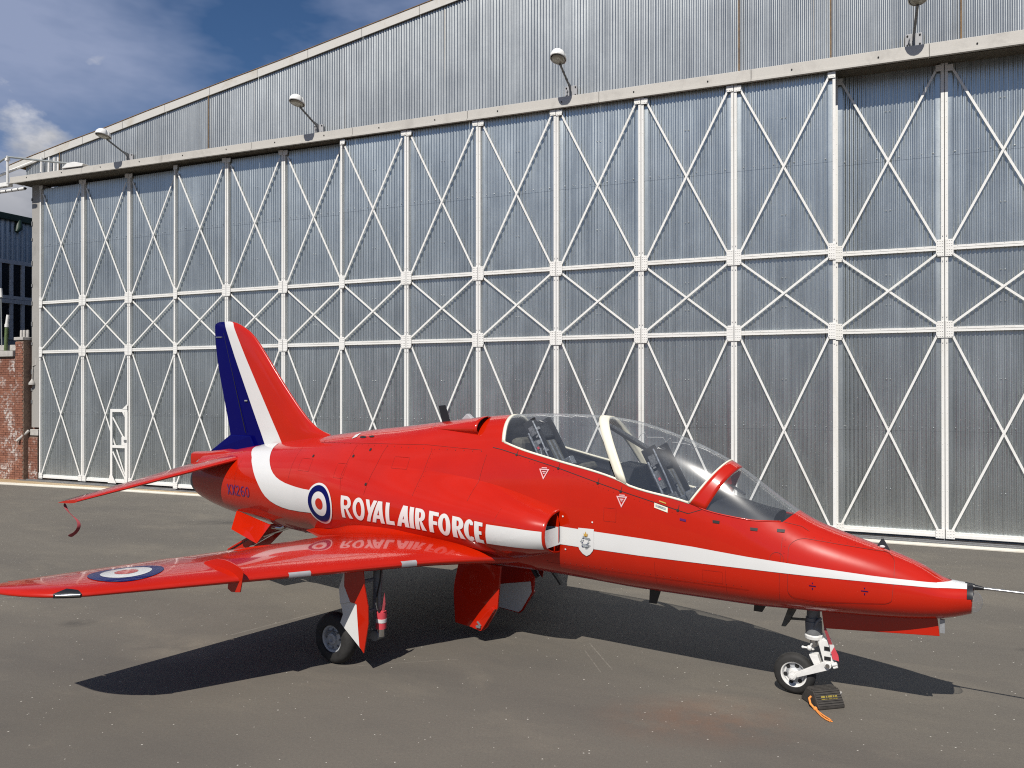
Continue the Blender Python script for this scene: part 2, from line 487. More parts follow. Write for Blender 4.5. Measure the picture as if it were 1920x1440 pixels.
# ------------------------------------------------------------------ ground
mesh_obj('ground', [(-400, -250, 0), (400, -250, 0), (400, 550, 0), (-400, 550, 0)], [(0, 1, 2, 3)], M['asphalt'], None, False)
tag(bpy.data.objects['ground'], kind='structure')

HA = R(-22.56)
HO = Vector((-13.46, 24.2, 0))
HX = Vector((math.cos(HA), math.sin(HA), 0))
HY = Vector((-math.sin(HA), math.cos(HA), 0))
def hw(x, y, z=0.0): return HO + HX * x + HY * y + Vector((0, 0, z))
def hplace(o, x=0, y=0, z=0):
    o.location = hw(x, y, z); o.rotation_euler = (0, 0, HA); return o

# pale concrete strip and the rail bed behind it, in front of the doors
mb = MB()
mb.prism([(-16, -2.05, 0), (2, -0.96, 0), (12, -0.62, 0), (26, -0.62, 0), (40, -0.62, 0), (40, -0.40, 0), (26, -0.40, 0), (12, -0.52, 0), (2, -0.72, 0), (-16, -1.55, 0)], (0, 0, 0.035))
hplace(tag(mb.build('concrete_strip', M['kerb'], None, bevel=0.008), kind='structure'))
mb = MB()
mb.prism([(-16, -1.55, 0), (2, -0.72, 0), (12, -0.52, 0), (26, -0.40, 0), (40, -0.40, 0), (40, 0.5, 0), (-16, 0.5, 0)], (0, 0, 0.022))
hplace(tag(mb.build('rail_bed', M['track'], None), kind='structure'))
for yy in (-0.36, -0.16, 0.04):
    mb = MB(); mb.box(-2.6, 40, yy - 0.03, yy + 0.03, 0.023, 0.05)
    hplace(tag(mb.build('door_rail_track', M['geargrey'], None), kind='structure'))

# ------------------------------------------------------------------ hangar building
def zl_bot(x): return 9.60 + (9.362 - 9.60) * (x + 2.5) / 27.5       # lower edge of the lintel
def zl_top(x): return 9.805 + (9.63 - 9.805) * (x + 2.5) / 27.5
FAS = [(-3.4, 10.36), (-2.37, 10.54), (-0.7, 10.80), (1.0, 11.035), (2.72, 11.31), (4.4, 11.555), (5.52, 11.725), (7.75, 12.04), (9.39, 12.30), (11.04, 12.555), (12.2, 12.735), (19.0, 13.75), (26, 12.7), (42, 10.3)]
def zfas(x):
    for (a, za), (b, zb) in zip(FAS, FAS[1:]):
        if x <= b: return za + (zb - za) * (x - a) / (b - a)
    return FAS[-1][1]

hangar = hplace(empty('hangar_building'))
tag(hangar, 'large hangar with corrugated steel gable, beige lintel beam and sloping white roof edge', 'hangar')

def corr_mesh(name, x0, x1, z0, ztop, mat, pitch=0.0762, amp=0.0095, flat=0.0, parent=None, y=0.0):
    """vertical corrugated sheet, flat flanges at both ends if asked"""
    xs = [x0] if flat else []
    a = x0 + flat; b = x1 - flat
    n = max(1, round((b - a) / pitch)) * 6
    prof = [(x0, 0.0)] if flat else []
    for i in range(n + 1):
        x = a + (b - a) * i / n
        prof.append((x, -amp * math.cos(2 * math.pi * i / 6.0) + amp))
    if flat: prof.append((x1, 0.0))
    vs = []; fs = []
    for (x, d) in prof:
        vs.append((x, y + d, z0)); vs.append((x, y + d, ztop(x) if callable(ztop) else ztop))
    for i in range(len(prof) - 1):
        fs.append((2 * i, 2 * i + 2, 2 * i + 3, 2 * i + 1))
    return mesh_obj(name, vs, fs, mat, parent, True, 180)

# gable cladding: overlapping sheets of uneven tone
x = -2.62
k = 0
while x < 33:
    wd = 0.0762 * 16
    corr_mesh('cladding_sheet', x, x + wd + 0.0762, 9.62, lambda q: zfas(q) - 0.06, M['gablesheet'], parent=hangar, y=-0.085 - 0.0015 * (k % 2))
    x += wd; k += 1
# white roof edge boards
xs = [-3.4]
while xs[-1] < 20: xs.append(xs[-1] + 1.72)
for a, b in zip(xs, xs[1:]):
    p = MB(); a2 = a + 0.012
    d = 0.235
    p.hexa([(a2, -0.135, zfas(a2) - d), (b, -0.135, zfas(b) - d), (b, -0.105, zfas(b) - d), (a2, -0.105, zfas(a2) - d),
            (a2, -0.135, zfas(a2)), (b, -0.135, zfas(b)), (b, -0.105, zfas(b)), (a2, -0.105, zfas(a2))])
    p.build('roof_edge_board', M['fascia'], hangar)
p = MB()
for (a, za), (b, zb) in zip(FAS, FAS[1:]):
    p.hexa([(a, -0.15, za)  , (b, -0.15, zb), (b, 38, zb), (a, 38, za), (a, -0.15, za + 0.014), (b, -0.15, zb + 0.014), (b, 38, zb + 0.014), (a, 38, za + 0.014)])
p.build('roof', M['rust'], hangar)
p = MB(); p.box(-2.62, -2.42, 0.9, 38, 0, 10.3); p.build('side_wall', M['farsheet'], hangar)
# rusty down rods against the gable
for rx in (-1.0, 5.15, 19.9, 21.72, 24.05):
    p = MB(); p.tube([(rx, -0.125, zl_top(rx) - 0.05), (rx, -0.125, zfas(rx) - 0.2)], 0.013, 6); p.build('rusty_rod', M['rust'], hangar, True)

# lintel: beige cover plates with a bright lower lip and a dark soffit
edges = [-2.78]
while edges[-1] < 34: edges.append(edges[-1] + 3.28)
for a, b in zip(edges, edges[1:]):
    p = MB(); a2 = a + 0.008
    p.hexa([(a2, -0.52, zl_bot(a2) + 0.035), (b, -0.52, zl_bot(b) + 0.035), (b, -0.10, zl_bot(b) + 0.035), (a2, -0.10, zl_bot(a2) + 0.035),
            (a2, -0.52, zl_top(a2)), (b, -0.52, zl_top(b)), (b, -0.10, zl_top(b)), (a2, -0.10, zl_top(a2))])
    q = p.build('lintel_plate', M['lintel'], hangar, bevel=0.006)
    p = MB()
    p.hexa([(a2, -0.545, zl_bot(a2)), (b, -0.545, zl_bot(b)), (b, -0.47, zl_bot(b)), (a2, -0.47, zl_bot(a2)),
            (a2, -0.545, zl_bot(a2) + 0.04), (b, -0.545, zl_bot(b) + 0.04), (b, -0.47, zl_bot(b) + 0.04), (a2, -0.47, zl_bot(a2) + 0.04)])
    p.build('lintel_lip', M['lintel'], q)
    p = MB()
    for i in range(2):
        xx = a + 0.8 + 1.6 * i
        p.lathe([(0, 0.016), (0.012, 0.016), (0.016, 0.008)], (xx, -0.521, zl_bot(xx) + 0.13), (0, -1, 0), 8)
    p.build('bolt', M['dark'], q)['kind'] = 'stuff'
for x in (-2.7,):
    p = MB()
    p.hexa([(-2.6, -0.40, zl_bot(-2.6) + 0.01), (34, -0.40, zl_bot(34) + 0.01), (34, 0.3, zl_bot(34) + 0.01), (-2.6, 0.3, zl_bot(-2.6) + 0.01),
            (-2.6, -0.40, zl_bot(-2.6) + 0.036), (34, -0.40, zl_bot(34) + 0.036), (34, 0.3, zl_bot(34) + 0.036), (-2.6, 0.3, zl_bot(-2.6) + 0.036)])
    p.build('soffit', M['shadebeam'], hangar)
# concrete corner pier with pale base block
p = MB(); p.box(-2.37, -2.02, -0.06, 0.7, 1.72, 9.62); pier = p.build('concrete_pier', M['pier'], hangar, bevel=0.01)
p = MB()
for z in (2.5, 2.9, 3.45, 4.4, 5.02, 5.7, 6.3, 7.0, 7.8, 8.3, 9.1): p.box(-2.368, -2.33, -0.085, -0.055, z, z + random.uniform(0.08, 0.2))
p.build('hinge_lug', M['geargrey'], pier)['kind'] = 'stuff'
p = MB(); p.box(-2.40, -2.02, -0.09, 0.7, 1.46, 1.66); p.build('pier_base', M['pale'], hangar, bevel=0.01)

# ------------------------------------------------------------------ sliding door leaves
LEVEL = (0.20, 4.17, 5.765, 9.45)
def gusset_mesh(kind):
    """half plate to the right of a post; kind: cross, foot, head"""
    p = MB(); y0, y1 = -0.088, -0.072
    if kind == 'cross':
        poly = [(0.008, -0.165), (0.125, -0.165), (0.15, -0.10), (0.15, 0.10), (0.125, 0.165), (0.008, 0.165)]
        riv = [(0.04 + 0.04 * i, z) for i in range(3) for z in (-0.135, -0.085, -0.035, 0.035, 0.085, 0.135)] + [(0.035, -0.25), (0.035, 0.25)]
    elif kind == 'foot':
        poly = [(0.008, -0.12), (0.165, -0.12), (0.165, 0.04), (0.15, 0.06), (0.008, 0.06)]
        riv = [(0.045 + 0.05 * i, z) for i in range(3) for z in (-0.08, -0.02, 0.035)]
    else:
        poly = [(0.008, -0.07), (0.14, -0.07), (0.15, -0.02), (0.15, 0.05), (0.008, 0.05)]
        riv = [(0.05 + 0.04 * i, z) for i in range(3) for z in (-0.04, 0.02)]
    p.prism([(a, y0, b) for a, b in poly], (0, y1 - y0, 0))
    for a, b in riv:
        p.lathe([(0, 0.0095), (0.006, 0.0085), (0.010, 0.004)], (a, y0 + 0.0005, b), (0, -1, 0), 6)
    return p.build('gusset_plate', M['doorframe'], None)

protos = []
G_ = {}
for kind in ('cross', 'foot', 'head'):
    o = gusset_mesh(kind); G_[kind] = o.data; protos.append(o)
# half post (0.055 wide) with rivets, from floor to head
p = MB(); p.box(0.006, 0.060, -0.070, 0.03, 0.09, 9.46)
for i in range(30):
    z = 0.4 + i * 0.305
    p.lathe([(0, 0.007), (0.006, 0.005)], (0.04, -0.0695, z), (0, -1, 0), 6)
o = p.build('door_post', M['doorframe'], None); POST = o.data; protos.append(o)
BAYW = 1.98
p = MB()
for s in (-1, 1):
    p.box(0.06, BAYW - 0.06, -0.066 + (0.001 if s > 0 else 0), -0.002, s * 0.003 if s > 0 else -0.046, 0.046 if s > 0 else -0.003)
for i in range(11):
    for z in (-0.036, 0.036):
        p.lathe([(0, 0.007), (0.006, 0.005)], (0.22 + i * 0.156, -0.0655, z), (0, -1, 0), 6)
o = p.build('door_rail', M['doorframe'], None); RAIL = o.data; protos.append(o)
p = MB(); p.box(0.06, BAYW - 0.06, -0.06, -0.03, 0.10, 0.155); p.box(0.06, BAYW - 0.06, -0.045, 0.03, 0.155, 0.20)
o = p.build('bottom_rail', M['doorframe'], None); BOTTOM = o.data; protos.append(o)
BR = {}
for li in range(3):
    z0, z1 = LEVEL[li], LEVEL[li + 1]
    a0 = z0 + (0.05 if li == 0 else 0.11); a1 = z1 - (0.16 if li == 2 else 0.11)
    for sgn in (0, 1):
        p = MB(); yy = -0.060 if sgn else -0.046
        xa, xb = (0.13, BAYW - 0.13) if sgn else (BAYW - 0.13, 0.13)
        p.bar((xa, yy, a0), (xb, yy, a1), 0.043, 0.012, up=(1, 0, 0) if False else (0, 1, 0))
        o = p.build('cross_brace', M['doorframe'], None); BR[(li, sgn)] = o.data; protos.append(o)
SH = {}
zs = [(0.17, 2.2), (2.17, 4.17), (4.17, 5.765), (5.765, 7.62), (7.59, 9.47)]
for i, (a, b) in enumerate(zs):
    o = corr_mesh('corrugated_sheet', 0.06, BAYW - 0.06, a, b, M['doorsheet'], flat=0.085 if i != 1 else 0.085, y=-0.004 if i in (1, 4) else 0.0)
    SH[i] = o.data; protos.append(o)
# lap-joint screws, one joined strip per bay
p = MB()
for z in (2.24, 7.66):
    for i in range(9):
        p.lathe([(0, 0.013), (0.008, 0.008)], (0.19 + i * 0.2, -0.004, z), (0, -1, 0), 6)
for z in (1.0, 3.2, 4.7, 5.3, 6.6, 8.6):
    for dx in (-0.035, 0.035):
        p.lathe([(0, 0.011), (0.008, 0.007)], (0.99 + dx, -0.003, z), (0, -1, 0), 6)
o = p.build('sheet_screws', M['alloy'], None); SCREW = o.data; protos.append(o)

LEAVES = [(-2.0, 0.0, 3, 'leftmost hangar door leaf, set back, with the small wicket door frame'),
          (3.98, -0.2, 3, 'second hangar door leaf from the left, behind the blue edged tail fin'),
          (9.93, -0.4, 3, 'foremost hangar door leaf rising behind the aircraft spine and rear canopy'),
          (15.87, -0.4, 3, 'foremost hangar door leaf behind the front canopy and windscreen'),
          (21.79, 0.0, 3, 'rightmost hangar door leaf, set back, above the aircraft nose')]
leaf_objs = []
for lx, ly, nb, lab in LEAVES:
    leaf = hplace(empty('hangar_door'), lx, ly)
    tag(leaf, lab, 'hangar door', 'sliding leaves closing the hangar front')
    leaf_objs.append(leaf)
    for b in range(nb):
        ox = b * BAYW + (0.03 if False else 0.0)
        bx = b * BAYW
        share('door_post', POST, leaf, (bx, 0, 0))
        share('door_post', POST, leaf, (bx + BAYW, 0, 0), scale=(-1, 1, 1))
        for z in LEVEL[1:3]:
            share('door_rail', RAIL, leaf, (bx, 0, z))
        share('bottom_rail', BOTTOM, leaf, (bx, 0, 0))
        for key in BR: share('cross_brace', BR[key], leaf, (bx, 0, 0))
        for i in SH: share('corrugated_sheet', SH[i], leaf, (bx, 0, 0))
        sc = share('sheet_screws', SCREW, leaf, (bx, 0, 0)); sc['kind'] = 'stuff'
        for z, kd in ((LEVEL[0], 'foot'), (LEVEL[1], 'cross'), (LEVEL[2], 'cross'), (zl_bot(lx + bx) - 0.085, 'head')):
            share('gusset_plate', G_[kd], leaf, (bx, 0, z))
            share('gusset_plate', G_[kd], leaf, (bx + BAYW, 0, z), scale=(-1, 1, 1))
for o in protos: bpy.data.objects.remove(o)
# wicket door let into the leftmost leaf
leaf = leaf_objs[0]
wx = 1.99
p = MB(); x0, x1 = wx + 1.235, wx + 1.95; y0, y1 = -0.100, -0.071
p.box(x0, x0 + 0.085, y0, y1, 0.10, 2.36); p.box(x0 + 0.085, x1, y0, y1, 2.27, 2.36)
p.box(x1 - 0.10, x1 + 0.012, y0, y1, 0.10, 2.27)
p.box(x0 + 0.085, x1 - 0.10, y0, y1, 1.17, 1.25)
p.box(x1 - 0.24, x1 - 0.10, y0, y1, 1.25, 1.52)
p.prism([(x0 - 0.09, y0, 0.08), (x0 + 0.26, y0, 0.08), (x0 + 0.085, y0, 0.34), (x0, y0, 0.34)], (0, -0.012, 0))
p.prism([(x1 - 0.2, y0, 2.27), (x1 - 0.10, y0, 2.27), (x1 - 0.10, y0, 2.12)], (0, -0.01, 0))
p.prism([(x1 - 0.2, y0, 2.36), (x1 + 0.012, y0, 2.36), (x1 + 0.012, y0, 2.52)], (0, -0.01, 0))
wk = p.build('wicket_door', M['doorframe'], leaf, bevel=0.004)
p = MB(); p.bar((x0 + 0.10, -0.085, 2.1), (x1 - 0.17, -0.085, 1.50), 0.045, 0.012, up=(0, 1, 0)); p.build('door_brace', M['doorframe'], wk)
p = MB(); p.bar((x0 + 0.10, -0.085, 1.05), (x1 - 0.10, -0.085, 0.25), 0.045, 0.012, up=(0, 1, 0)); p.build('door_brace', M['doorframe'], wk)
p = MB(); p.box(x1 - 0.12, x1 - 0.02, y0 - 0.02, y0 - 0.001, 1.36, 1.43); p.build('door_lock', M['geargrey'], wk)

# ------------------------------------------------------------------ four swan-neck floodlights above the lintel
def make_lamp():
    r = empty('wall_lamp')
    p = MB(); p.box(-0.15, 0.15, -0.03, 0.0, -0.13, 0.13)
    bp = p.build('mounting_plate', M['strip'], r, bevel=0.005)
    p = MB()
    for a in (-0.11, 0.11):
        for b in (-0.09, 0.09): p.lathe([(0, 0.018), (0.015, 0.016), (0.02, 0.01)], (a, -0.031, b), (0, -1, 0), 8)
    p.build('bolt', M['dark'], bp)['kind'] = 'stuff'
    p = MB(); p.tube([(0, -0.07, -0.17), (0, -0.07, 0.0), (0, -0.09, 0.05), (0, -0.14, 0.09), (0, -0.80, 0.34)], 0.026, 8)
    p.prism([(-0.01, -0.03, 0.13), (-0.01, -0.03, 0.02), (-0.01, -0.40, 0.185)], (0.02, 0, 0))
    p.tube([(0.03, -0.05, -0.16), (-0.05, -0.06, -0.12), (-0.09, -0.06, -0.02), (-0.07, -0.05, 0.03)], 0.012, 6)
    p.build('swan_neck_arm', M['geargrey'], r, True, 50)
    # hood: half-egg shell opening down and forward, built as a tilted shell
    vs = []; fs = []; nu, nv = 16, 8
    for j in range(nv + 1):
        v = j / nv
        for i in range(nu + 1):
            a = math.pi * 2 * i / nu
            rr = math.sqrt(max(0.0, 1 - v ** 2.2))
            vs.append((0.165 * rr * math.cos(a), -0.23 * rr * math.sin(a), 0.21 * v))
    for j in range(nv):
        for i in range(nu): fs.append((j * (nu + 1) + i, j * (nu + 1) + i + 1, (j + 1) * (nu + 1) + i + 1, (j + 1) * (nu + 1) + i))
    T = Matrix.Translation((0, -0.93, 0.40)) @ Matrix.Rotation(R(-8), 4, 'X')
    h = mesh_obj('lamp_hood', [T @ Vector(q) for q in vs], fs, M['whitetube'], r, True, 60)
    sm = h.modifiers.new('shell', 'SOLIDIFY'); sm.thickness = 0.012
    p = MB(); p.lathe([(-0.008, 0.02), (-0.030, 0.11), (-0.012, 0.142), (0.0, 0.146)], (0, 0, 0), (0, 0, 1), 20)
    for q in p.v: q.y *= 1.3
    p.v = [T @ q for q in p.v]
    p.build('lamp_lens', M['lampglass'], r, True, 50)
    return r
LAMPS = [(2.05, 9.98, 'white hooded floodlight nearest the roof corner at the left'),
         (9.0, 9.96, 'white hooded floodlight over the tail fin, second from the left'),
         (16.12, 9.93, 'white hooded floodlight above the front canopy, third from the left'),
         (23.23, 9.90, 'white hooded floodlight at the top right, seen from below head on')]
def copy_tree(o, parent=None):
    c = o.copy(); COL.objects.link(c); c.parent = parent
    for ch in list(o.children): copy_tree(ch, c)
    return c
lamp0 = make_lamp()
for i, (lx, lz, lab) in enumerate(LAMPS):
    o = lamp0 if i == 0 else copy_tree(lamp0)
    hplace(o, lx, -0.11, lz)
    tag(o, lab, 'floodlight', 'floodlights along the hangar lintel')

# ------------------------------------------------------------------ white outrigger railing at the lintel's left end
rail = hplace(empty('outrigger_railing'))
tag(rail, 'white tubular railing and outrigger on the left end of the hangar lintel', 'railing')
p = MB(); p.tube([(-2.84, -0.55, 9.60), (-2.84, -0.55, 10.50)], 0.035, 8); p.box(-2.90, -2.78, -0.60, -0.50, 10.34, 10.42); p.build('upright', M['whitetube'], rail, True, 40)
p = MB(); p.tube([(-2.84, -0.55, 10.47), (0.45, -0.50, 9.86)], 0.033, 8); p.build('stay_tube', M['greytube'], rail, True, 40)
p = MB(); p.tube([(-2.84, -0.55, 10.47), (-4.6, -0.55, 9.9)], 0.03, 8); p.build('stay_tube', M['greytube'], rail, True, 40)
p = MB(); p.tube([(-6.0, -0.7, 9.35), (-2.75, -0.2, 10.22), (-1.95, -0.05, 10.45)], 0.045, 8); p.build('handrail', M['whitetube'], rail, True, 40)
p = MB()
for q in (-1.75, -1.4, -1.15, -0.98):
    p = MB(); p.tube([(q, -0.2, 9.78), (q + 0.02, -0.2, 10.42 - (q + 1.75) * 0.12)], 0.03, 8); p.build('baluster', M['whitetube'], rail, True, 40)
p = MB(); p.box(-6.0, -2.80, -0.56, -0.40, 9.53, 9.66); p.build('outrigger_beam', M['whitetube'], rail, bevel=0.01)
p = MB(); xq = -5.0
while xq < -2.2:
    p = MB(); p.lathe([(0, 0.05), (0.24, 0.05)], (xq, -0.46, 9.40), (1, 0, 0), 10); xq += 0.29; p.build('cable_sleeve', M['whitetube'], rail, True, 40)
p = MB(); p.tube([(-5.0, -0.46, 9.40), (-2.1, -0.46, 9.40)], 0.035, 8); p.build('hanging_cable', M['dark'], rail, True, 40)
p = MB(); p.prism([(-0.35, -0.56, 9.82), (0.55, -0.56, 9.80), (0.62, -0.56, 9.87), (0.2, -0.56, 9.97), (-0.1, -0.56, 9.96)], (0, 0.3, 0)); p.build('anchor_bracket', M['whitetube'], rail, bevel=0.01)

# ------------------------------------------------------------------ brick wall with parapet left of the pier
bw = hplace(empty('brick_wall'))
tag(bw, 'weathered red brick wall with limewash remnants beside the grey hangar pier', 'wall')
p = MB(); p.box(-9, -2.83, -0.27, 0.10, 0, 4.02); p.box(-2.83, -2.455, -0.27, 0.10, 0, 4.55); p.box(-2.46, -2.03, 0.06, 0.35, 1.46, 4.5); p.box(-2.455, -2.03, -0.09, 0.3, 0, 1.42)
mort = p.build('mortar_core', M['mortar'], bw)
BL, BH, J = 0.225, 0.0655, 0.0105
def brick_mesh(l):
    p = MB(); p.box(0, l, 0, 0.10, 0, BH); o = p.build('brick', M['brick'], None); d = o.data; bpy.data.objects.remove(o); return d
BM_FULL = brick_mesh(BL - J); BM_HALF = brick_mesh(BL / 2 - J)
def lay(x0, x1, z0, z1, y, count):
    z = z0; row = 0
    while z + BH <= z1 + 0.001:
        xx = x0 + (0 if row % 2 == 0 else -BL / 2)
        while xx < x1 - 0.02:
            a = max(xx, x0); e = min(xx + BL, x1)
            if e - a > 0.05 and count[0] < 296:
                full = (e - a) > BL * 0.75
                o = share('brick', BM_FULL if full else BM_HALF, bw, (a, y + random.uniform(-0.004, 0.005), z))
                ln = (BL - J) if full else (BL / 2 - J)
                o.scale = ((e - a - J) / ln, 1, 1)
                count[0] += 1
            elif e - a > 0.05:
                rest.box(a, e - J, y + random.uniform(-0.004, 0.004), y + 0.1, z, z + BH)
            xx += BL
        z += BH + J; row += 1
rest = MB(); cnt = [0]
lay(-2.83, -2.455, 0.03, 4.55, -0.285, cnt)
lay(-3.63, -2.84, 0.03, 4.02, -0.285, cnt)
lay(-2.455, -2.03, 0.03, 1.42, -0.105, cnt)
lay(-9.0, -3.64, 0.03, 4.02, -0.285, [999])
lay(-2.455, -2.03, 1.46, 4.5, 0.045, [999])
o = rest.build('brickwork', M['brick'], bw); o['kind'] = 'stuff'
p = MB(); p.box(-9, -2.86, -0.36, 0.12, 4.03, 4.22); p.build('stone_sill', M['pale'], bw, bevel=0.012)
p = MB(); p.box(-9, -2.80, -0.20, 0.1, 4.235, 4.42); p.build('coping_stone', M['pale'], bw, bevel=0.012)
p = MB(); p.box(-2.88, -2.44, -0.31, 0.12, 4.56, 4.66); p.build('coping_stone', M['pale'], bw, bevel=0.012)
for q in (-2.80, -2.66, -2.50):
    p = MB(); p.lathe([(0, 0.05), (0.22, 0.045), (0.24, 0.03)], (q, -0.1, 4.66), (0, 0, 1), 10); p.build('chimney_stub', M['pale'], bw, True, 40)
p = MB(); p.tube([(-2.42, -0.11, 1.62), (-2.44, -0.16, 1.56), (-2.60, -0.34, 1.33), (-2.63, -0.38, 1.28)], 0.045, 10); p.build('drain_spout', M['pale'], bw, True, 50)
# small pipe things on the wall
pv = hplace(empty('vent_pipe')); tag(pv, 'mossy green pipe with white cap standing on the brick wall sill', 'pipe')
p = MB(); p.tube([(-3.28, -0.30, 4.22), (-3.26, -0.28, 5.0)], 0.055, 10); p.build('pipe_shaft', M['mossgreen'], pv, True, 50)
p = MB(); p.tube([(-3.26, -0.28, 5.0), (-3.25, -0.28, 5.10)], 0.065, 10); p.tube([(-3.25, -0.28, 5.10), (-3.21, -0.27, 5.40)], 0.05, 10); p.build('pipe_cap', M['whitetube'], pv, True, 50)
pv = hplace(empty('mast')); tag(pv, 'thin grey mast with white lamp head at the left photo edge', 'mast')
p = MB(); p.tube([(-3.62, -0.2, 4.42), (-3.66, -0.2, 6.0)], 0.018, 8); p.build('mast_rod', M['greytube'], pv, True, 50)
p = MB(); p.tube([(-3.66, -0.2, 6.0), (-3.70, -0.2, 6.30)], 0.06, 10); p.build('mast_head', M['whitetube'], pv, True, 50)
bl = hplace(empty('bell_lamp')); tag(bl, 'small grey bell shaped lamp hanging in the dark recess beside the pier', 'lamp')
p = MB(); p.tube([(-2.16, -0.02, 4.55), (-2.17, -0.05, 3.75), (-2.30, -0.08, 3.72)], 0.02, 8); p.tube([(-2.30, -0.08, 3.72), (-2.27, -0.1, 3.55), (-2.29, -0.1, 3.3)], 0.014, 8); p.build('conduit', M['pale'], bl, True, 50)
p = MB(); p.lathe([(0, 0.02), (-0.06, 0.05), (-0.13, 0.10), (-0.19, 0.10), (-0.20, 0.03)], (-2.29, -0.10, 3.30), (0, 0, 1), 12); p.build('lamp_bell', M['pale'], bl, True, 50)

# ------------------------------------------------------------------ neighbouring shed behind the brick wall, side wall facing right
sh = hplace(empty('steel_shed')); tag(sh, 'steel clad shed with dark windows and green gutter behind the brick wall', 'shed')
SX = -8.0
# its long wall is in the plane x = SX; sheets are built along y
vs = []; fs = []
n = 0; y = -3.0; 
while y < 14.0:
    for q in range(6):
        d = 0.03 * math.cos(2 * math.pi * q / 6)
        vs += [(SX + d, y + 0.20 * q / 6, 8.02), (SX + d, y + 0.20 * q / 6, 9.55)]; n += 1
    y += 0.20
for i in range(n - 1): fs.append((2 * i, 2 * i + 2, 2 * i + 3, 2 * i + 1))
mesh_obj('corrugated_cladding', vs, fs, M['farsheet'], sh, True, 180)
p = MB(); p.box(SX - 10, SX - 0.12, -3, 14, 0, 9.6); p.build('shed_body', M['farsheet'], sh)
p = MB(); p.box(SX - 0.1, SX + 0.18, -3, 14, 9.55, 9.80); p.build('gutter', M['green'], sh, bevel=0.02)
p = MB(); p.tube([(SX + 0.1, 3.35, 9.6), (SX + 0.14, 3.30, 9.3), (SX + 0.2, 3.18, 9.12)], [0.10, 0.14, 0.06], 10); p.build('gutter_outlet', M['green'], sh, True, 50)
yw = -2.9
while yw < 13.5:
    for (z0, z1) in ((6.62, 7.86), (5.0, 6.30)):
        p = MB(); p.box(SX - 0.118, SX - 0.05, yw + 0.09, yw + 0.42, z0, z1); p.build('window_pane', M['pane'], sh)
    p = MB(); p.box(SX - 0.115, SX + 0.03, yw + 0.43, yw + 0.55, 4.9, 7.86); p.build('mullion', M['winframe'], sh)
    yw += 0.46
p = MB(); p.box(SX - 0.116, SX + 0.04, -3, 14, 7.862, 8.02); p.box(SX - 0.117, SX + 0.05, -3, 14, 6.31, 6.47); p.box(SX - 0.117, SX + 0.05, -3, 14, 6.48, 6.61); p.build('transom', M['winframe'], sh)

# fuselage section curves against station (metres aft of the nose wheel)
def interp(tab):
    xs=[p[0] for p in tab]; ys=[p[1] for p in tab]; n=len(xs)
    d=[(ys[i+1]-ys[i])/(xs[i+1]-xs[i]) for i in range(n-1)]
    m=[0.0]*n
    m[0]=d[0]; m[-1]=d[-1]
    for i in range(1,n-1):
        if d[i-1]*d[i]>0:
            h0=xs[i]-xs[i-1]; h1=xs[i+1]-xs[i]
            w1=2*h1+h0; w2=h1+2*h0
            m[i]=(w1+w2)/(w1/d[i-1]+w2/d[i])
    def f(x):
        if x<=xs[0]: return ys[0]
        if x>=xs[-1]: return ys[-1]
        i=0
        while xs[i+1]<x: i+=1
        h=xs[i+1]-xs[i]; t=(x-xs[i])/h
        return (ys[i]*(1+2*t)*(1-t)**2+h*m[i]*t*(1-t)**2+ys[i+1]*t*t*(3-2*t)+h*m[i+1]*t*t*(t-1))
    return f
ZT=interp([(-1.46,1.285),(-1.29,1.300),(-1.047,1.422),(-.808,1.513),(-.433,1.63),(-.142,1.731),(.019,1.817),(.588,2.215),(.67,2.266),(1.097,2.466),(1.5,2.605),(1.788,2.675),(2.228,2.722),(2.5,2.73),(2.879,2.729),(3.381,2.705),(3.913,2.656),(4.468,2.589),(5.068,2.515),(5.445,2.475),(6.42,2.352),(7.42,2.216),(8.0,2.14),(8.5,2.06),(9.2,1.97)])
ZB=interp([(-1.46,1.03),(-1.34,.985),(-1.19,.945),(-.82,.905),(-.09,.868),(.49,.845),(1.54,.845),(2.29,.868),(2.9,.885),(4,.88),(5.5,.89),(6.25,.91),(6.8,.925),(7.17,.945),(7.57,1.0),(8.24,1.06),(8.8,1.15),(9.2,1.27)])
W=interp([(-1.46,.135),(-1.3,.19),(-1.1,.245),(-.8,.31),(-.4,.37),(0,.415),(.5,.455),(1,.475),(2,.495),(2.6,.53),(3.2,.595),(4,.70),(4.8,.745),(5.5,.73),(6.2,.68),(7,.60),(8,.49),(9.2,.36)])
ZC=interp([(-1.46,1.16),(-1,1.15),(0,1.22),(1,1.33),(2,1.40),(3,1.45),(4,1.5),(5,1.58),(6,1.6),(9.2,1.6)])
NT=interp([(-1.46,2.0),(0,2.1),(3.2,2.1),(5,2.0),(9.2,2.0)])
NB=interp([(-1.46,2.0),(-.8,2.3),(0,2.5),(3,2.6),(5,2.3),(7,2.0),(9.2,2.0)])
NZ=interp([(2.44,1.45),(3,1.465),(4.2,1.5),(6.5,1.55)])
NH=interp([(2.44,.235),(2.7,.31),(3,.39),(3.5,.48),(4.2,.54),(6.5,.6)])
NBM=interp([(2.44,.33),(2.7,.37),(3.0,.355),(3.5,.285),(4.2,.19),(5,.11),(5.8,.045),(6.5,0)])
NM=interp([(2.44,2.6),(3.5,2.2),(6.5,2.)])
NQ=interp([(2.44,.5),(2.7,.6),(3.0,.8),(3.5,1.15),(4.2,1.6),(6.5,2.)])
def ybody(s,z):
    zc=ZC(s);w=W(s)
    if z>=zc: r=(z-zc)/(ZT(s)-zc); n=NT(s)
    else: r=(zc-z)/(zc-ZB(s)); n=NB(s)
    if r>=1: return 0.0
    return w*(1-r**n)**(1/n)
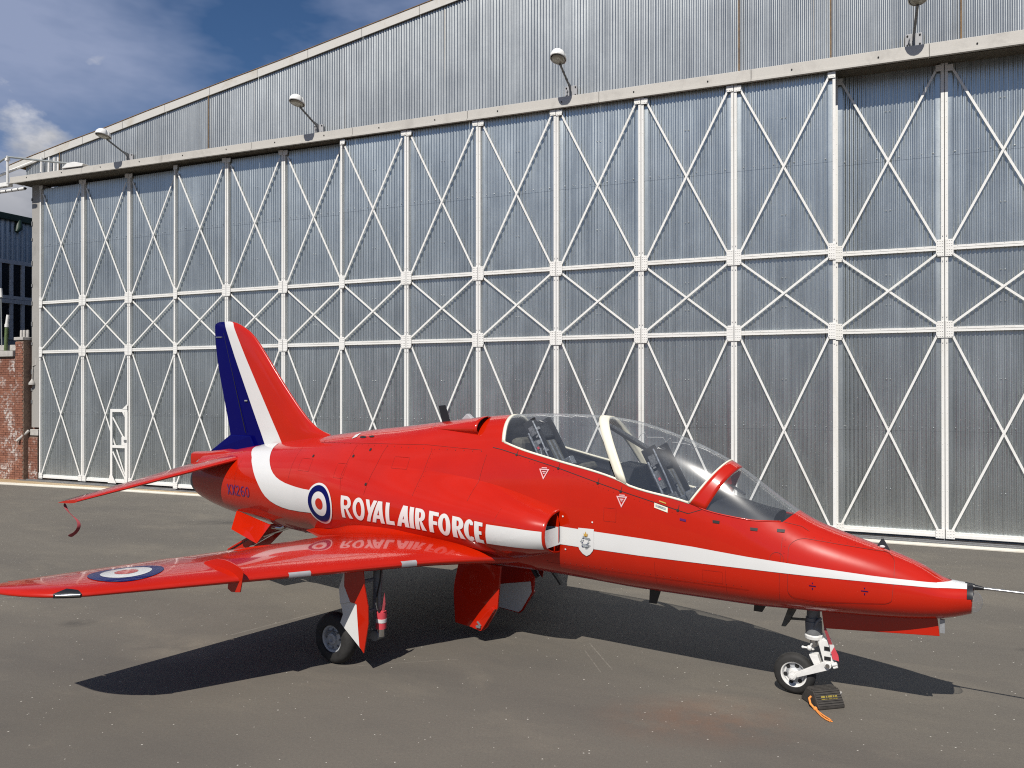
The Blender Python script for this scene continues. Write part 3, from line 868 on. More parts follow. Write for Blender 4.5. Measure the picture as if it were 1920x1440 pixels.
def bump(s,z):
    if s<2.44 or s>6.5: return 0.0
    t=abs((z-NZ(s))/NH(s))
    if t>=1: return 0.0
    return NBM(s)*(1-t**NM(s))**NQ(s)
def yoml(s,z): return ybody(s,z)+bump(s,z)

# ================================================================== the jet
# local frame: x forward, y to port, z up; V(s, y, z) takes station aft of the nose wheel and distance to starboard
jet = empty('jet_aircraft', (2.868, 7.624, 0), -0.558)
tag(jet, 'red two seat jet trainer with white stripe and blue edged fin, parked on its wheels', 'jet')
def V(s, y, z): return Vector((-s, -y, z))
S_NOSE, S_END = -1.45, 9.10
ZD_T = interp([(.115, 1.735), (.32, 1.735), (.598, 1.762), (.83, 1.803), (1.015, 1.866), (1.65, 1.993), (1.772, 2.045), (2.55, 2.222), (3.0, 2.325), (3.25, 2.40)])
FR_A = (ZD_T(.115) - ZC(.115)) / (ZT(.115) - ZC(.115))
FR_B = (2.40 - ZC(3.25)) / (ZT(3.25) - ZC(3.25))
def frac(s):
    if s < .115: return FR_A + (0.55 - FR_A) * min(1, (.115 - s) / 1.3)
    if s > 3.25: return FR_B + (0.60 - FR_B) * min(1, (s - 3.25) / 2.0)
    return (ZD_T(s) - ZC(s)) / (ZT(s) - ZC(s))
def cp(v, e): return max(v, 0.0) ** e
def up_pt(s, t):
    zc, zt, n = ZC(s), ZT(s), NT(s)
    ph = abs(t) * math.acos(frac(s) ** (n / 2))
    z = zc + (zt - zc) * cp(math.cos(ph), 2 / n)
    return (W(s) * cp(math.sin(ph), 2 / n) * (1 if t >= 0 else -1), z)
def g_of(s, t):
    z = up_pt(s, t)[1]; a = up_pt(s, 1)[1]
    return (z - a) / (ZT(s) - a)
def upatch(A, B, ns, nt_=14, off=0.0, t0=-1.0, t1=1.0):
    """grid over the upper surface between two leaning boundaries A=(sill station, crown station) and B"""
    vs = []; m = 2 * nt_ + 1
    for i in range(ns + 1):
        p = i / ns
        for j in range(m):
            t = t0 + (t1 - t0) * j / (m - 1)
            sa = A[0] + (A[1] - A[0]) * g_of(A[0], t); sb = B[0] + (B[1] - B[0]) * g_of(B[0], t)
            s = sa + (sb - sa) * p
            y, z = up_pt(s, t)
            if off:
                zc = ZC(s); d = Vector((0, y, z - zc)); d.normalize(); y += d.y * off; z += d.z * off
            vs.append(V(s, y, z))
    fs = [(i * m + j, i * m + j + 1, (i + 1) * m + j + 1, (i + 1) * m + j) for i in range(ns) for j in range(m - 1)]
    return vs, fs
def outward(vs, fs, cz=1.5):
    f = fs[len(fs) // 2]
    a, b, c = vs[f[0]], vs[f[1]], vs[f[2]]
    nrm = (b - a).cross(c - a); mid = (a + b + c) / 3
    if nrm.dot(mid - Vector((mid.x, 0, cz))) < 0: fs = [q[::-1] for q in fs]
    return fs

A_REAR = (3.25, 3.335)        # rear edge of the canopy
A_MID0 = (1.80, 2.165)        # middle arch, rear and front edge
A_MID1 = (1.675, 2.045)
A_WS0 = (.995, .690)          # windscreen arch
A_WS1 = (.835, .585)
A_WS2 = (.115, .020)          # foot of the windscreen

# skin: spine, nose deck, belly
NR, NN = 64, 26
vs = []; fs = []
def push(v2, f2):
    b = len(vs); f2 = outward(v2, f2); vs.extend(v2); fs.extend([tuple(i + b for i in f) for f in f2])
push(*upatch(A_REAR, (S_END, S_END), NR))
push(*upatch(A_WS2, (S_NOSE, S_NOSE), NN))
sills = [A_REAR[0] + (S_END - A_REAR[0]) * i / NR for i in range(NR, -1, -1)]
sills += [3.25 - (3.25 - .115) * i / 34 for i in range(1, 34)]
sills += [A_WS2[0] + (S_NOSE - A_WS2[0]) * i / NN for i in range(NN + 1)]
lv = []
K1, K2 = 6, 16
def low_half(s):
    zc, zt, zb, w_, n, nb = ZC(s), ZT(s), ZB(s), W(s), NT(s), NB(s)
    pd = math.acos(frac(s) ** (n / 2)); r = []
    for i in range(K1 + 1):
        ph = pd + (math.pi / 2 - pd) * i / K1
        r.append((w_ * cp(math.sin(ph), 2 / n), zc + (zt - zc) * cp(math.cos(ph), 2 / n)))
    for i in range(1, K2 + 1):
        ps = math.pi / 2 * i / K2
        r.append((w_ * cp(math.cos(ps), 2 / nb), zc - (zc - zb) * cp(math.sin(ps), 2 / nb)))
    return r
for s in sills:
    h = low_half(s)
    ring = h + [(-y, z) for y, z in h[-2::-1]]
    lv += [V(s, y, z) for y, z in ring]
m_ = 2 * (K1 + K2) + 1
lf = [(i * m_ + j, i * m_ + j + 1, (i + 1) * m_ + j + 1, (i + 1) * m_ + j) for i in range(len(sills) - 1) for j in range(m_ - 1)]
f = lf[m_ // 2]; nrm = (lv[f[1]] - lv[f[0]]).cross(lv[f[2]] - lv[f[0]])
if nrm.z > 0: lf = [q[::-1] for q in lf]
b = len(vs); vs += lv; fs += [tuple(i + b for i in q) for q in lf]
fus = mesh_obj('fuselage', vs, fs, M['red'], jet, True, 50, weld=0.0008)
# inside of the skin at the cockpit is hidden by the tub
def dense(pts, step=0.08):
    r = [pts[0]]
    for a, b in zip(pts, pts[1:]):
        n = max(1, int(math.hypot(b[0] - a[0], b[1] - a[1]) / step))
        r += [(a[0] + (b[0] - a[0]) * i / n, a[1] + (b[1] - a[1]) * i / n) for i in range(1, n + 1)]
    return r

def thick(o, d, offs=-1):
    q = o.modifiers.new('thickness', 'SOLIDIFY'); q.thickness = d; q.offset = offs; return o

# ---- glazing and frames
v2, f2 = upatch((3.225, 3.31), (1.815, 2.18), 26, 16); can = mesh_obj('canopy_glass', v2, outward(v2, f2), M['glass'], jet, True, 180)
v2, f2 = upatch(A_MID1, A_WS0, 24, 16); mesh_obj('canopy_glass', v2, outward(v2, f2), M['glass'], jet, True, 180)
v2, f2 = upatch(A_WS1, A_WS2, 20, 16); ws = mesh_obj('windscreen', v2, outward(v2, f2), M['glass'], jet, True, 180)
v2, f2 = upatch(A_MID0, A_MID1, 3, 16, 0.006); thick(mesh_obj('canopy_arch', v2, outward(v2, f2), M['cream'], jet, True, 60), 0.045)
v2, f2 = upatch(A_WS0, A_WS1, 4, 16, 0.004); wa = thick(mesh_obj('windscreen_arch', v2, outward(v2, f2), M['red'], jet, True, 60), 0.05)
v2, f2 = upatch((1.012, .703), (.992, .688), 1, 16, 0.006); thick(mesh_obj('arch_seal', v2, outward(v2, f2), M['cream'], wa, True, 60), 0.02)
v2, f2 = upatch((3.262, 3.347), (3.222, 3.307), 1, 16, 0.004); thick(mesh_obj('rear_seal', v2, outward(v2, f2), M['cream'], can, True, 60), 0.03)
# red sill of the windscreen and cream sills of the canopies
def sill_strip(name, sa, sb, h, mat, parent, off=0.004, n=24, z0=0.0):
    for sd_ in (1, -1):
        vs = []; 
        for i in range(n + 1):
            s = sa + (sb - sa) * i / n
            for z in (ZD_T(s) + z0, ZD_T(s) + z0 + h * 0.5, ZD_T(s) + z0 + h):
                vs.append(V(s, sd_ * (ybody(s, z) + off), z))
        fs = [(i * 3 + j, i * 3 + j + 1, i * 3 + j + 4, i * 3 + j + 3) for i in range(n) for j in range(2)]
        fs = outward(vs, fs)
        thick(mesh_obj(name, vs, fs, mat, parent, True, 60), 0.02)
sill_strip('canopy_sill', 3.23, 1.0, 0.022, M['cream'], jet, z0=-0.004)
sill_strip('windscreen_sill', .90, .13, 0.012, M['red'], jet)

def cord(pts):
    p = MB(); q = []
    for s, t in dense(pts, .02):
        y, z = up_pt(s, t); q.append(V(s, y * .985, 1.5 + (z - 1.5) * .988))
    p.tube(q, .0035, 5); return p.build('detonating_cord', M['whitetube'], can, True, 80)
cord([(1.86, -.62), (1.80, -.50), (1.74, -.44), (1.73, -.52), (1.52, -.42), (1.50, -.50), (1.43, -.38), (1.42, -.46), (1.20, -.36), (1.19, -.46), (1.12, -.34), (.98, -.30), (.97, -.42), (.86, -.22)])
cord([(3.0, .10), (2.75, .22), (2.74, .12), (2.5, .2), (2.48, .1), (2.30, .16)])

# ---- cockpit interior
vs = []; st = [0.16 + (3.30 - 0.16) * i / 20 for i in range(21)]
for s in st:
    z1 = ZD_T(min(max(s, .115), 3.25)) - 0.006; zc = min(ZC(s) + 0.05, z1 - 0.1)
    a = [(ybody(s, z1) - 0.012, z1), (ybody(s, z1) - 0.055, z1 - 0.005), (ybody(s, zc) - 0.075, zc), (0.27, 1.12)]
    for y, z in a + [(-y, z) for y, z in a[::-1]]: vs.append(V(s, y, z))
fs = [(i * 8 + j, (i + 1) * 8 + j, (i + 1) * 8 + j + 1, i * 8 + j + 1) for i in range(20) for j in range(7)]
tub = mesh_obj('cockpit_tub', vs, fs, M['tub'], jet, True, 40)
def bulk(s_top, s_bot, z_bot, shrink, name):
    # transverse bulkhead filling the section
    top = []
    for j in range(21):
        t = -1 + 2 * j / 20
        y, z = up_pt(s_bot, t); g = g_of(s_bot, t); s = s_bot + (s_top - s_bot) * g
        y, z = up_pt(s, t)
        top.append(V(s, y * shrink, 1.5 + (z - 1.5) * (shrink + .01)))
    poly = top + [V(s_bot, 0.3, z_bot), V(s_bot, -0.3, z_bot)][::1]
    p = MB(); p.prism(poly, (0.012, 0, 0)); return p.build(name, M['tub'], tub)
bulk(3.36, 3.27, 1.13, 0.965, 'rear_bulkhead')
# coamings: front under the windscreen, rear behind the middle arch
p = MB()
for k, (sa, sb, za, zb, h) in enumerate([(.86, .20, 1.86, 1.74, .0)]):
    vs = []; n = 10
    for i in range(n + 1):
        s = sa + (sb - sa) * i / n
        zb_ = ZD_T(max(s, .115)) + 0.012; wy = ybody(s, zb_) - 0.03
        crown = min(zb_ + 0.15 * (1 - (i / n) * 0.65), ZT(s) - 0.05)
        for q in range(9):
            a = math.pi * q / 8
            vs.append(V(s, wy * math.cos(a), zb_ - 0.02 + (crown - zb_ + 0.02) * math.sin(a) ** 0.8))
    fs = [(i * 9 + j, i * 9 + j + 1, (i + 1) * 9 + j + 1, (i + 1) * 9 + j) for i in range(n) for j in range(8)]
    p.add(vs, fs)
p.build('front_coaming', M['tub'], tub, True, 60, recalc=False)
p = MB()
p.prism([V(1.93, -.36, 1.6), V(1.93, .36, 1.6), V(1.93, .36, 2.08), V(1.93, .22, 2.20), V(1.93, -.22, 2.20), V(1.93, -.36, 2.08)], (0.25, 0, -0.03))
p.build('rear_coaming', M['tub'], tub, bevel=0.02)
p = MB(); p.box(-0.80, -0.72, -0.05, 0.05, 1.88, 2.03); p.prism([V(.70, -.045, 2.02), V(.70, .045, 2.02), V(.55, .04, 1.93), V(.55, -.04, 1.93)], (0, 0, 0.012)); p.build('gun_sight', M['black'], tub, bevel=0.006)
# rear curtain and side ledges
p = MB()
for sd_ in (1, -1):
    for i in range(12):
        s = 0.95 + 2.2 * i / 12; s2 = 0.95 + 2.2 * (i + 1) / 12
        za, zb = ZD_T(s) - 0.05, ZD_T(s2) - 0.05
        ya, yb = ybody(s, za) - 0.06, ybody(s2, zb) - 0.06
        p.hexa([V(s, sd_ * ya, za - .12), V(s2, sd_ * yb, zb - .12), V(s2, sd_ * (yb - .13), zb - .12), V(s, sd_ * (ya - .13), za - .12),
                V(s, sd_ * ya, za), V(s2, sd_ * yb, zb), V(s2, sd_ * (yb - .13), zb - .03), V(s, sd_ * (ya - .13), za - .03)])
p.build('side_console', M['tub'], tub)['kind'] = 'stuff'

def make_seat(top, bot, name='ejection_seat'):
    (st_, zt_), (sb_, zb_) = top, bot
    ax = (V(sb_, 0, zb_) - V(st_, 0, zt_)); ln = ax.length; ax.normalize()
    fw = Vector((0, 1, 0)).cross(ax); fw.normalize()
    if fw.x < 0: fw = -fw
    def at(d, y, f): return V(st_, 0, zt_) + ax * d + Vector((0, -y, 0)) + fw * f
    def blk(p, d0, d1, y0, y1, f0, f1):
        p.hexa([at(d0, y0, f0), at(d0, y1, f0), at(d0, y1, f1), at(d0, y0, f1), at(d1, y0, f0), at(d1, y1, f0), at(d1, y1, f1), at(d1, y0, f1)])
    p = MB()
    for y in (-.20, .165): blk(p, -0.04, ln + 0.15, y, y + .035, -.04, .13)
    blk(p, 0.0, ln + .1, -.165, .165, -.05, .0)
    seat = p.build(name, M['tub'], jet, bevel=0.006)
    p = MB(); blk(p, 0.02, 0.22, -.15, .15, .0, .10); blk(p, -0.03, 0.05, -.11, .11, -.06, .06); p.build('headrest', M['black'], seat, bevel=0.02)
    p = MB(); blk(p, .24, ln + .05, -.15, .15, .005, .09); blk(p, ln, ln + .1, -.17, .17, .0, .42); p.build('cushion', M['seatfab'], seat, bevel=0.03)
    p = MB()
    for y in (-.245, .205): 
        blk(p, .05, .16, y, y + .04, .02, .09); blk(p, .22, .42, y, y + .035, .0, .05); blk(p, .50, .60, y, y + .045, .03, .12)
        p.tube([at(.0, y + .02, .11), at(.3, y + .02, .10), at(.55, y + .02, .08)], .012, 6)
        p.tube([at(.1, y + .02, -.01), at(ln * .7, y + .02, -.02)], .018, 8)
    p.build('seat_fittings', M['seatmetal'], seat)['kind'] = 'stuff'
    p = MB(); blk(p, .30, .33, .242, .25, .02, .045); p.build('safety_tag', M['sleeve'], seat)
    p = MB(); blk(p, .26, ln - .02, -.07, -.03, .091, .10); blk(p, .26, ln - .02, .03, .07, .091, .10); p.build('harness', M['seatmetal'], seat)['kind'] = 'stuff'
    p = MB()
    for k in range(2): p.tube([at(.01, -.06 + .12 * k, .05), at(.0, -.05 + .1 * k, .10), at(.05, -.02 + .04 * k, .14)], .012, 6)
    p.build('face_screen_handle', M['black'], seat, True, 50)['kind'] = 'stuff'
    p = MB()
    rs = random.Random(int(st_ * 100))
    for k in range(16):
        d0 = rs.uniform(.05, ln); y0 = rs.choice((-.25, .20)); f0 = rs.uniform(-.02, .10)
        blk(p, d0, d0 + rs.uniform(.015, .05), y0, y0 + rs.uniform(.02, .05), f0, f0 + rs.uniform(.015, .05))
    for k in range(5):
        d0 = rs.uniform(.0, ln * .8); y0 = rs.choice((-.245, .235)); p.tube([at(d0, y0, rs.uniform(0, .1)), at(d0 + .12, y0 + .01, rs.uniform(0, .1)), at(d0 + .22, y0, rs.uniform(0, .1))], .008, 6)
    p.build('seat_hardware', M['alloy'], seat)['kind'] = 'stuff'
    # knee-level handle box seen over the sill
    p = MB(); blk(p, ln - .12, ln - .02, .17, .27, .22, .36); blk(p, ln - .10, ln - .04, .16, .24, .12, .22); p.build('seat_console', M['seatmetal'], seat, bevel=0.008)
    return seat
make_seat((3.05, 2.59), (2.70, 1.98))
make_seat((1.56, 2.33), (1.24, 1.74))
p = MB(); p.box(-3.24, -3.06, -0.28, 0.26, 2.02, 2.44); p.build('survival_pack', M['seatfab'], tub, bevel=0.06)
# grab frame between the cockpits: slanting black rail over the front seat
p = MB(); p.bar(V(2.02, .08, 2.60), V(1.56, .10, 2.36), .11, .04); p.bar(V(1.56, .10, 2.36), V(1.26, .12, 2.0), .10, .04); p.build('seat_rail', M['black'], tub, bevel=0.006)

# ---- air intakes on both flanks
def nac_ring(s, inset=0.0, nz_=28, sd_=1):
    r = []
    for i in range(nz_ + 1):
        c = -math.cos(math.pi * i / nz_); h = NH(s) - inset
        z = NZ(s) + h * c
        bb = max(NBM(s) - inset, 0) * cp(1 - abs(c) ** NM(s), NQ(s))
        r.append(V(s, sd_ * (ybody(s, z) + bb), z))
    return r
for sd_ in (1, -1):
    ss = [2.45, 2.47, 2.5, 2.55] + [2.6 + (6.46 - 2.6) * i / 52 for i in range(53)]
    rows = [nac_ring(2.462, 0.034, sd_=sd_), nac_ring(2.448, 0.026, sd_=sd_), nac_ring(2.441, 0.016, sd_=sd_), nac_ring(2.443, 0.006, sd_=sd_)] + [nac_ring(s, 0.0, sd_=sd_) for s in ss]
    inn = [nac_ring(s, 0.036, sd_=sd_) for s in (3.6, 3.2, 2.9, 2.7, 2.55, 2.49)]
    rows = inn + rows
    vs = [v for r in rows for v in r]; m_ = 29
    fs = [(i * m_ + j, i * m_ + j + 1, (i + 1) * m_ + j + 1, (i + 1) * m_ + j) for i in range(len(rows) - 1) for j in range(m_ - 1)]
    f = fs[(len(rows) - 20) * (m_ - 1) + 14]
    nrm = (vs[f[1]] - vs[f[0]]).cross(vs[f[2]] - vs[f[0]])
    if nrm.y * (-sd_) < 0: fs = [q[::-1] for q in fs]
    intake = mesh_obj('air_intake', vs, fs, M['red'], jet, True, 60)
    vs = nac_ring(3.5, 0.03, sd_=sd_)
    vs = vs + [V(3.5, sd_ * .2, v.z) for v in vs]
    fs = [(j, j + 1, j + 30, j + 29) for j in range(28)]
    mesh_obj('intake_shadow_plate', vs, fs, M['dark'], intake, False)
    # splitter plate standing off the fuselage side
    p = MB()
    zs_ = [1.235 + (1.665 - 1.235) * i / 10 for i in range(11)]
    cv = []
    for z in zs_:
        e = ((z - 1.45) / 0.215) ** 2
        cv.append((2.425 + 0.05 * e ** 2, ybody(2.4, z) + 0.035, z))
    for (s0, y0, z0), (s1, y1, z1) in zip(cv, cv[1:]):
        p.hexa([V(s0, sd_ * y0, z0), V(2.9, sd_ * (y0 + .02), z0), V(2.9, sd_ * (y0 + .034), z0), V(s0, sd_ * (y0 + .012), z0),
                V(s1, sd_ * y1, z1), V(2.9, sd_ * (y1 + .02), z1), V(2.9, sd_ * (y1 + .034), z1), V(s1, sd_ * (y1 + .012), z1)])
    spl = p.build('splitter_plate', M['red'], intake)
    if sd_ == 1:
        p = MB()
        for z0, z1 in ((1.302, 1.41), (1.41, 1.507)):
            y0, y1 = ybody(2.4, z0) + .0485, ybody(2.4, z1) + .0485
            p.hexa([V(2.432, y0, z0), V(2.9, y0 + .021, z0), V(2.9, y0 + .022, z0), V(2.432, y0 + .0015, z0), V(2.432, y1, z1), V(2.9, y1 + .021, z1), V(2.9, y1 + .022, z1), V(2.432, y1 + .0015, z1)])
        p.build('splitter_stripe', M['white'], spl)

# ---- flat markings laid on the starboard skin
def norm_oml(s, z):
    e = 0.004
    dys = (yoml(s + e, z) - yoml(s - e, z)) / (2 * e); dyz = (yoml(s, z + e) - yoml(s, z - e)) / (2 * e)
    n = Vector((dys, -1.0, -dyz)); n.normalize(); return n      # local axes x=-s, y=-starboard
def decal(name, loops, mat, parent, off=0.004, step=0.045, proj=None):
    pl = [[Vector((a, b, 0)) for a, b in lp] for lp in loops]
    flat = [q for lp in pl for q in lp]
    tris = tessellate_polygon(pl)
    bm = bmesh.new()
    bv = [bm.verts.new(q) for q in flat]
    for t3 in tris:
        try: bm.faces.new([bv[i] for i in t3])
        except ValueError: pass
    for ax in (0, 1):
        lo = min(q[ax] for q in flat); hi = max(q[ax] for q in flat)
        c = math.floor(lo / step) * step + step
        while c < hi:
            no = Vector((1, 0, 0)) if ax == 0 else Vector((0, 1, 0))
            bmesh.ops.bisect_plane(bm, geom=bm.verts[:] + bm.edges[:] + bm.faces[:], plane_co=no * c, plane_no=no, dist=1e-6)
            c += step
    for v in bm.verts:
        if proj: v.co = proj(v.co.x, v.co.y, off)
        else:
            s, z = v.co.x, v.co.y
            v.co = V(s, yoml(s, z), z) + norm_oml(s, z) * off
    bmesh.ops.recalc_face_normals(bm, faces=bm.faces)
    me = bpy.data.meshes.new(name); bm.to_mesh(me); bm.free()
    me.materials.append(mat)
    me.polygons.foreach_set('use_smooth', [True] * len(me.polygons))
    return link(bpy.data.objects.new(name, me), parent)
def ell(cx, cy, rx, ry, n=48): return [(cx + rx * math.cos(2 * math.pi * i / n), cy + ry * math.sin(2 * math.pi * i / n)) for i in range(n)]
def ribbon(pts, wd):
    a = []; b_ = []
    for i, p_ in enumerate(pts):
        q0 = pts[max(i - 1, 0)]; q1 = pts[min(i + 1, len(pts) - 1)]
        d = Vector((q1[0] - q0[0], q1[1] - q0[1])); d.normalize(); n = Vector((-d.y, d.x)) * wd / 2
        a.append((p_[0] + n.x, p_[1] + n.y)); b_.append((p_[0] - n.x, p_[1] - n.y))
    return a + b_[::-1]

# white stripe along the nose, on the intake flank, and the sweep down from the fin
top = [(2.442, 1.509), (2.135, 1.492), (1.505, 1.467), (.938, 1.438), (.414, 1.395), (-.11, 1.360), (-.671, 1.323), (-1.005, 1.306), (-1.20, 1.293)]
bot = [(2.442, 1.312), (2.136, 1.299), (1.505, 1.285), (.937, 1.282), (.413, 1.279), (-.113, 1.272), (-.673, 1.268), (-1.006, 1.262), (-1.20, 1.255)]
decal('nose_stripe', [top + bot[::-1]], M['white'], fus)
for sd_ in (1, -1):        # the nose tip band wraps round to the spine line
    vs = []
    st = [-1.19 - (1.418 - 1.19) * i / 8 for i in range(9)]
    for s in st:
        zlo = 1.256; zt_ = ZT(s); zc_ = ZC(s); n2 = NT(s)
        zhi = zt_ if s < -1.285 else min(1.296, zt_)
        p0 = math.acos(min(1, ((zlo - zc_) / (zt_ - zc_)) ** (n2 / 2))); p1 = 0.0 if s < -1.285 else math.acos(min(1, ((zhi - zc_) / (zt_ - zc_)) ** (n2 / 2)))
        for j in range(9):
            ph = p0 + (p1 - p0) * j / 8
            y = W(s) * cp(math.sin(ph), 2 / n2); z = zc_ + (zt_ - zc_) * cp(math.cos(ph), 2 / n2)
            d = Vector((0, y, z - 1.16)); d.normalize()
            vs.append(V(s, sd_ * (y + d.y * .004), z + d.z * .005))
    fs = outward(vs, [(i * 9 + j, i * 9 + j + 1, (i + 1) * 9 + j + 1, (i + 1) * 9 + j) for i in range(8) for j in range(8)], 1.2)
    mesh_obj('nose_band', vs, fs, M['white'], fus, True, 60)
for sd_ in (1, -1):
    vs = []
    for s in (-1.418, -1.435, -1.45, -1.464):
        for j in range(9):
            ph = (.05 + 1.35 * j / 8) * (1.0 - .25 * (s + 1.418) / .046 * 0)
            y = W(s) * math.sin(ph); z = ZC(s) + (ZT(s) - ZC(s)) * math.cos(ph)
            d = Vector((0, y, z - 1.16)); d.normalize(); vs.append(V(s, sd_ * (y + d.y * .006), z + d.z * .006))
    mesh_obj('nose_cap', vs, outward(vs, [(i * 9 + j, i * 9 + j + 1, (i + 1) * 9 + j + 1, (i + 1) * 9 + j) for i in range(3) for j in range(8)], 1.16), M['black'], fus, True, 60)
nt_ = [(3.139, 1.525), (2.80, 1.513), (2.475, 1.495)]; nb_ = [(2.475, 1.297), (2.80, 1.299), (3.156, 1.306)]
decal('intake_stripe', [nt_ + nb_], M['white'], fus)
so_ = [(7.875, 2.165), (7.885, 2.13), (7.861, 2.105), (7.80, 2.07), (7.741, 2.037), (7.675, 2.0), (7.629, 1.953), (7.55, 1.885), (7.476, 1.809), (7.32, 1.65), (7.234, 1.557), (7.159, 1.491), (7.055, 1.431), (6.929, 1.389), (6.801, 1.363), (6.649, 1.347), (6.421, 1.345), (6.13, 1.356)]
si_ = [(6.10, 1.665), (6.274, 1.668), (6.437, 1.679), (6.553, 1.692), (6.692, 1.713), (6.813, 1.742), (6.916, 1.778), (7.005, 1.825), (7.077, 1.877), (7.148, 1.941), (7.200, 1.992), (7.261, 2.063), (7.324, 2.134), (7.372, 2.19), (7.41, 2.205)]
decal('tail_sweep', [so_ + si_], M['white'], fus)
cx, cy = 5.915, 1.504
rd = decal('roundel', [ell(cx, cy, .272, .272)], M['white'], fus, 0.007)
decal('roundel_blue_ring', [ell(cx, cy, .243, .243), ell(cx, cy, .163, .163)[::-1]], M['navy'], rd, 0.010)
decal('roundel_red_disc', [ell(cx, cy, .080, .074)], M['red'], rd, 0.010)

# lettering
def letter(ch, w_, f):
    """outline loops in a box of width w_, height 1"""
    if ch == 'I': return [[(0, 0), (w_, 0), (w_, 1), (0, 1)]]
    if ch == 'L': return [[(0, 0), (w_, 0), (w_, .185), (f, .185), (f, 1), (0, 1)]]
    if ch == 'F': return [[(0, 0), (f, 0), (f, .40), (w_ * .88, .40), (w_ * .88, .57), (f, .57), (f, .825), (w_, .825), (w_, 1), (0, 1)]]
    if ch == 'E': return [[(0, 0), (w_, 0), (w_, .175), (f, .175), (f, .42), (w_ * .88, .42), (w_ * .88, .585), (f, .585), (f, .825), (w_, .825), (w_, 1), (0, 1)]]
    if ch == 'A':
        a0 = w_ * .52; a1 = w_ * .52 + f * 1.15          # leaning apex as painted
        a1 = min(a1, w_ - f * .25)
        kl = a0; kr = (w_ - a1)
        zb = .20; zt_ = .36
        def li(z): return f * 1.02 + kl * z
        def ri(z): return w_ - f * 1.05 - kr * z
        zz = (ri(0) - li(0)) / (kl + kr)
        return [[(0, 0), (f * 1.02, 0), (li(zb), zb), (ri(zb), zb), (w_ - f * 1.05, 0), (w_, 0), (a1, 1), (a0, 1)], [(li(zt_), zt_), (li(zz), zz), (ri(zt_), zt_)]]
    if ch == 'Y':
        k = .35 * w_ / .8; zi = (f + k) / (w_ - f + k); zo = k / (w_ - f + k)
        return [[(f, 0), (w_, 1), (w_ - f, 1), ((w_ - f) * zi, zi), (f, 1), (0, 1), ((w_ - f) * zo, zo), (0, 0)]]
    if ch == 'O': return [ell(w_ / 2, .5, w_ / 2, .52, 36), ell(w_ / 2, .5, w_ / 2 - f * .98, .33, 28)[::-1]]
    if ch == 'C':
        ox = w_ * .60
        o_ = [(ox + ox * math.cos(R(a)), .5 + .52 * math.sin(R(a))) for a in range(52, 309, 8)]
        i_ = [(ox + (ox - f) * math.cos(R(a)), .5 + .335 * math.sin(R(a))) for a in range(308, 51, -8)]
        return [[(w_, .965)] + o_ + [(w_, .035), (w_ * .98, .215)] + i_ + [(w_ * .98, .785)]]
    if ch == 'R':
        bx = w_ * .50; rx = w_ * .46
        o_ = [(bx + rx * math.cos(R(a)), .715 + .285 * math.sin(R(a))) for a in range(-72, 91, 9)]
        hol = [(f, .575), (bx, .575)] + [(bx + (rx - f) * math.cos(R(a)), .715 + .125 * math.sin(R(a))) for a in range(-80, 81, 20)] + [(bx, .84), (f, .84)]
        return [[(0, 0), (f, 0), (f, .41), (w_ * .44, .41), (w_ - f * 1.05, 0), (w_ * 1.02, 0)] + o_ + [(0, 1)], hol]
    return []
LET = [('R', 5.462, 5.255), ('O', 5.229, 5.005), ('Y', 4.99, 4.785), ('A', 4.885, 4.665), ('L', 4.635, 4.495), ('A', 4.456, 4.259), ('I', 4.243, 4.180), ('R', 4.158, 3.996), ('F', 3.945, 3.802), ('O', 3.806, 3.630), ('R', 3.607, 3.442), ('C', 3.442, 3.315), ('E', 3.300, 3.187)]
base_z = interp([(3.19, 1.302), (3.6, 1.335), (4.0, 1.362), (4.5, 1.378), (5.48, 1.374)])
top_z = interp([(3.19, 1.535), (3.95, 1.603), (4.28, 1.624), (4.6, 1.640), (5.46, 1.656)])
words = []
for ch, sa, sb in LET:
    ln = abs(sa - sb); h = .26; w_ = ln / h; f = .063 / h
    if ch == 'I': w_ = .066 / h; sa = sb + .066
    lo = []
    for lp in letter(ch, w_, f):
        q = []
        for (u, v_) in lp:
            s = sa - u * h
            q.append((s, base_z(s) + (top_z(s) - base_z(s)) * v_))
        lo.append(q)
    decal('letter', lo, M['white'], fus, 0.006, 0.03)
# registration XX260
def digit(ch):
    if ch == 'X':
        t_ = .16; return [[(0, 0), (t_, 0), (.3, .38), (.44, 0), (.6, 0), (.385, .5), (.6, 1), (.44, 1), (.3, .62), (t_, 1), (0, 1), (.215, .5)]]
    if ch == '2': return [ribbon([(.05, .76), (.09, .88), (.2, .945), (.34, .94), (.46, .86), (.48, .72), (.42, .58), (.22, .34), (.1, .2)], .12) ] + []
    if ch == '6': return [ell(.28, .29, .28, .30, 24), ell(.28, .29, .165, .19, 20)[::-1]]
    if ch == '0': return [ell(.28, .5, .28, .5, 28), ell(.28, .5, .165, .39, 24)[::-1]]
xs0 = [8.12, 8.0, 7.885, 7.765, 7.645]
for ch, sx in zip('XX260', xs0):
    h = .152
    def mp(u, v_, sx=sx): 
        s = sx - u * .175; return (s, 1.438 + v_ * h + (8.12 - s) * -0.004)
    loops = [[mp(*q) for q in lp] for lp in digit(ch)]
    decal('registration_character', loops, M['purple'], fus, 0.006, 0.05)
    if ch == '2': decal('registration_character', [[mp(*q) for q in [(.02, 0), (.52, 0), (.52, .12), (.17, .12), (.15, .2), (.06, .2), (.02, .1)]]], M['purple'], fus, 0.0062, 0.05)
    if ch == '6': decal('registration_character', [[mp(*q) for q in ribbon([(.05, .40), (.07, .62), (.14, .80), (.26, .92), (.46, .95)], .115)]], M['purple'], fus, 0.0064, 0.05)
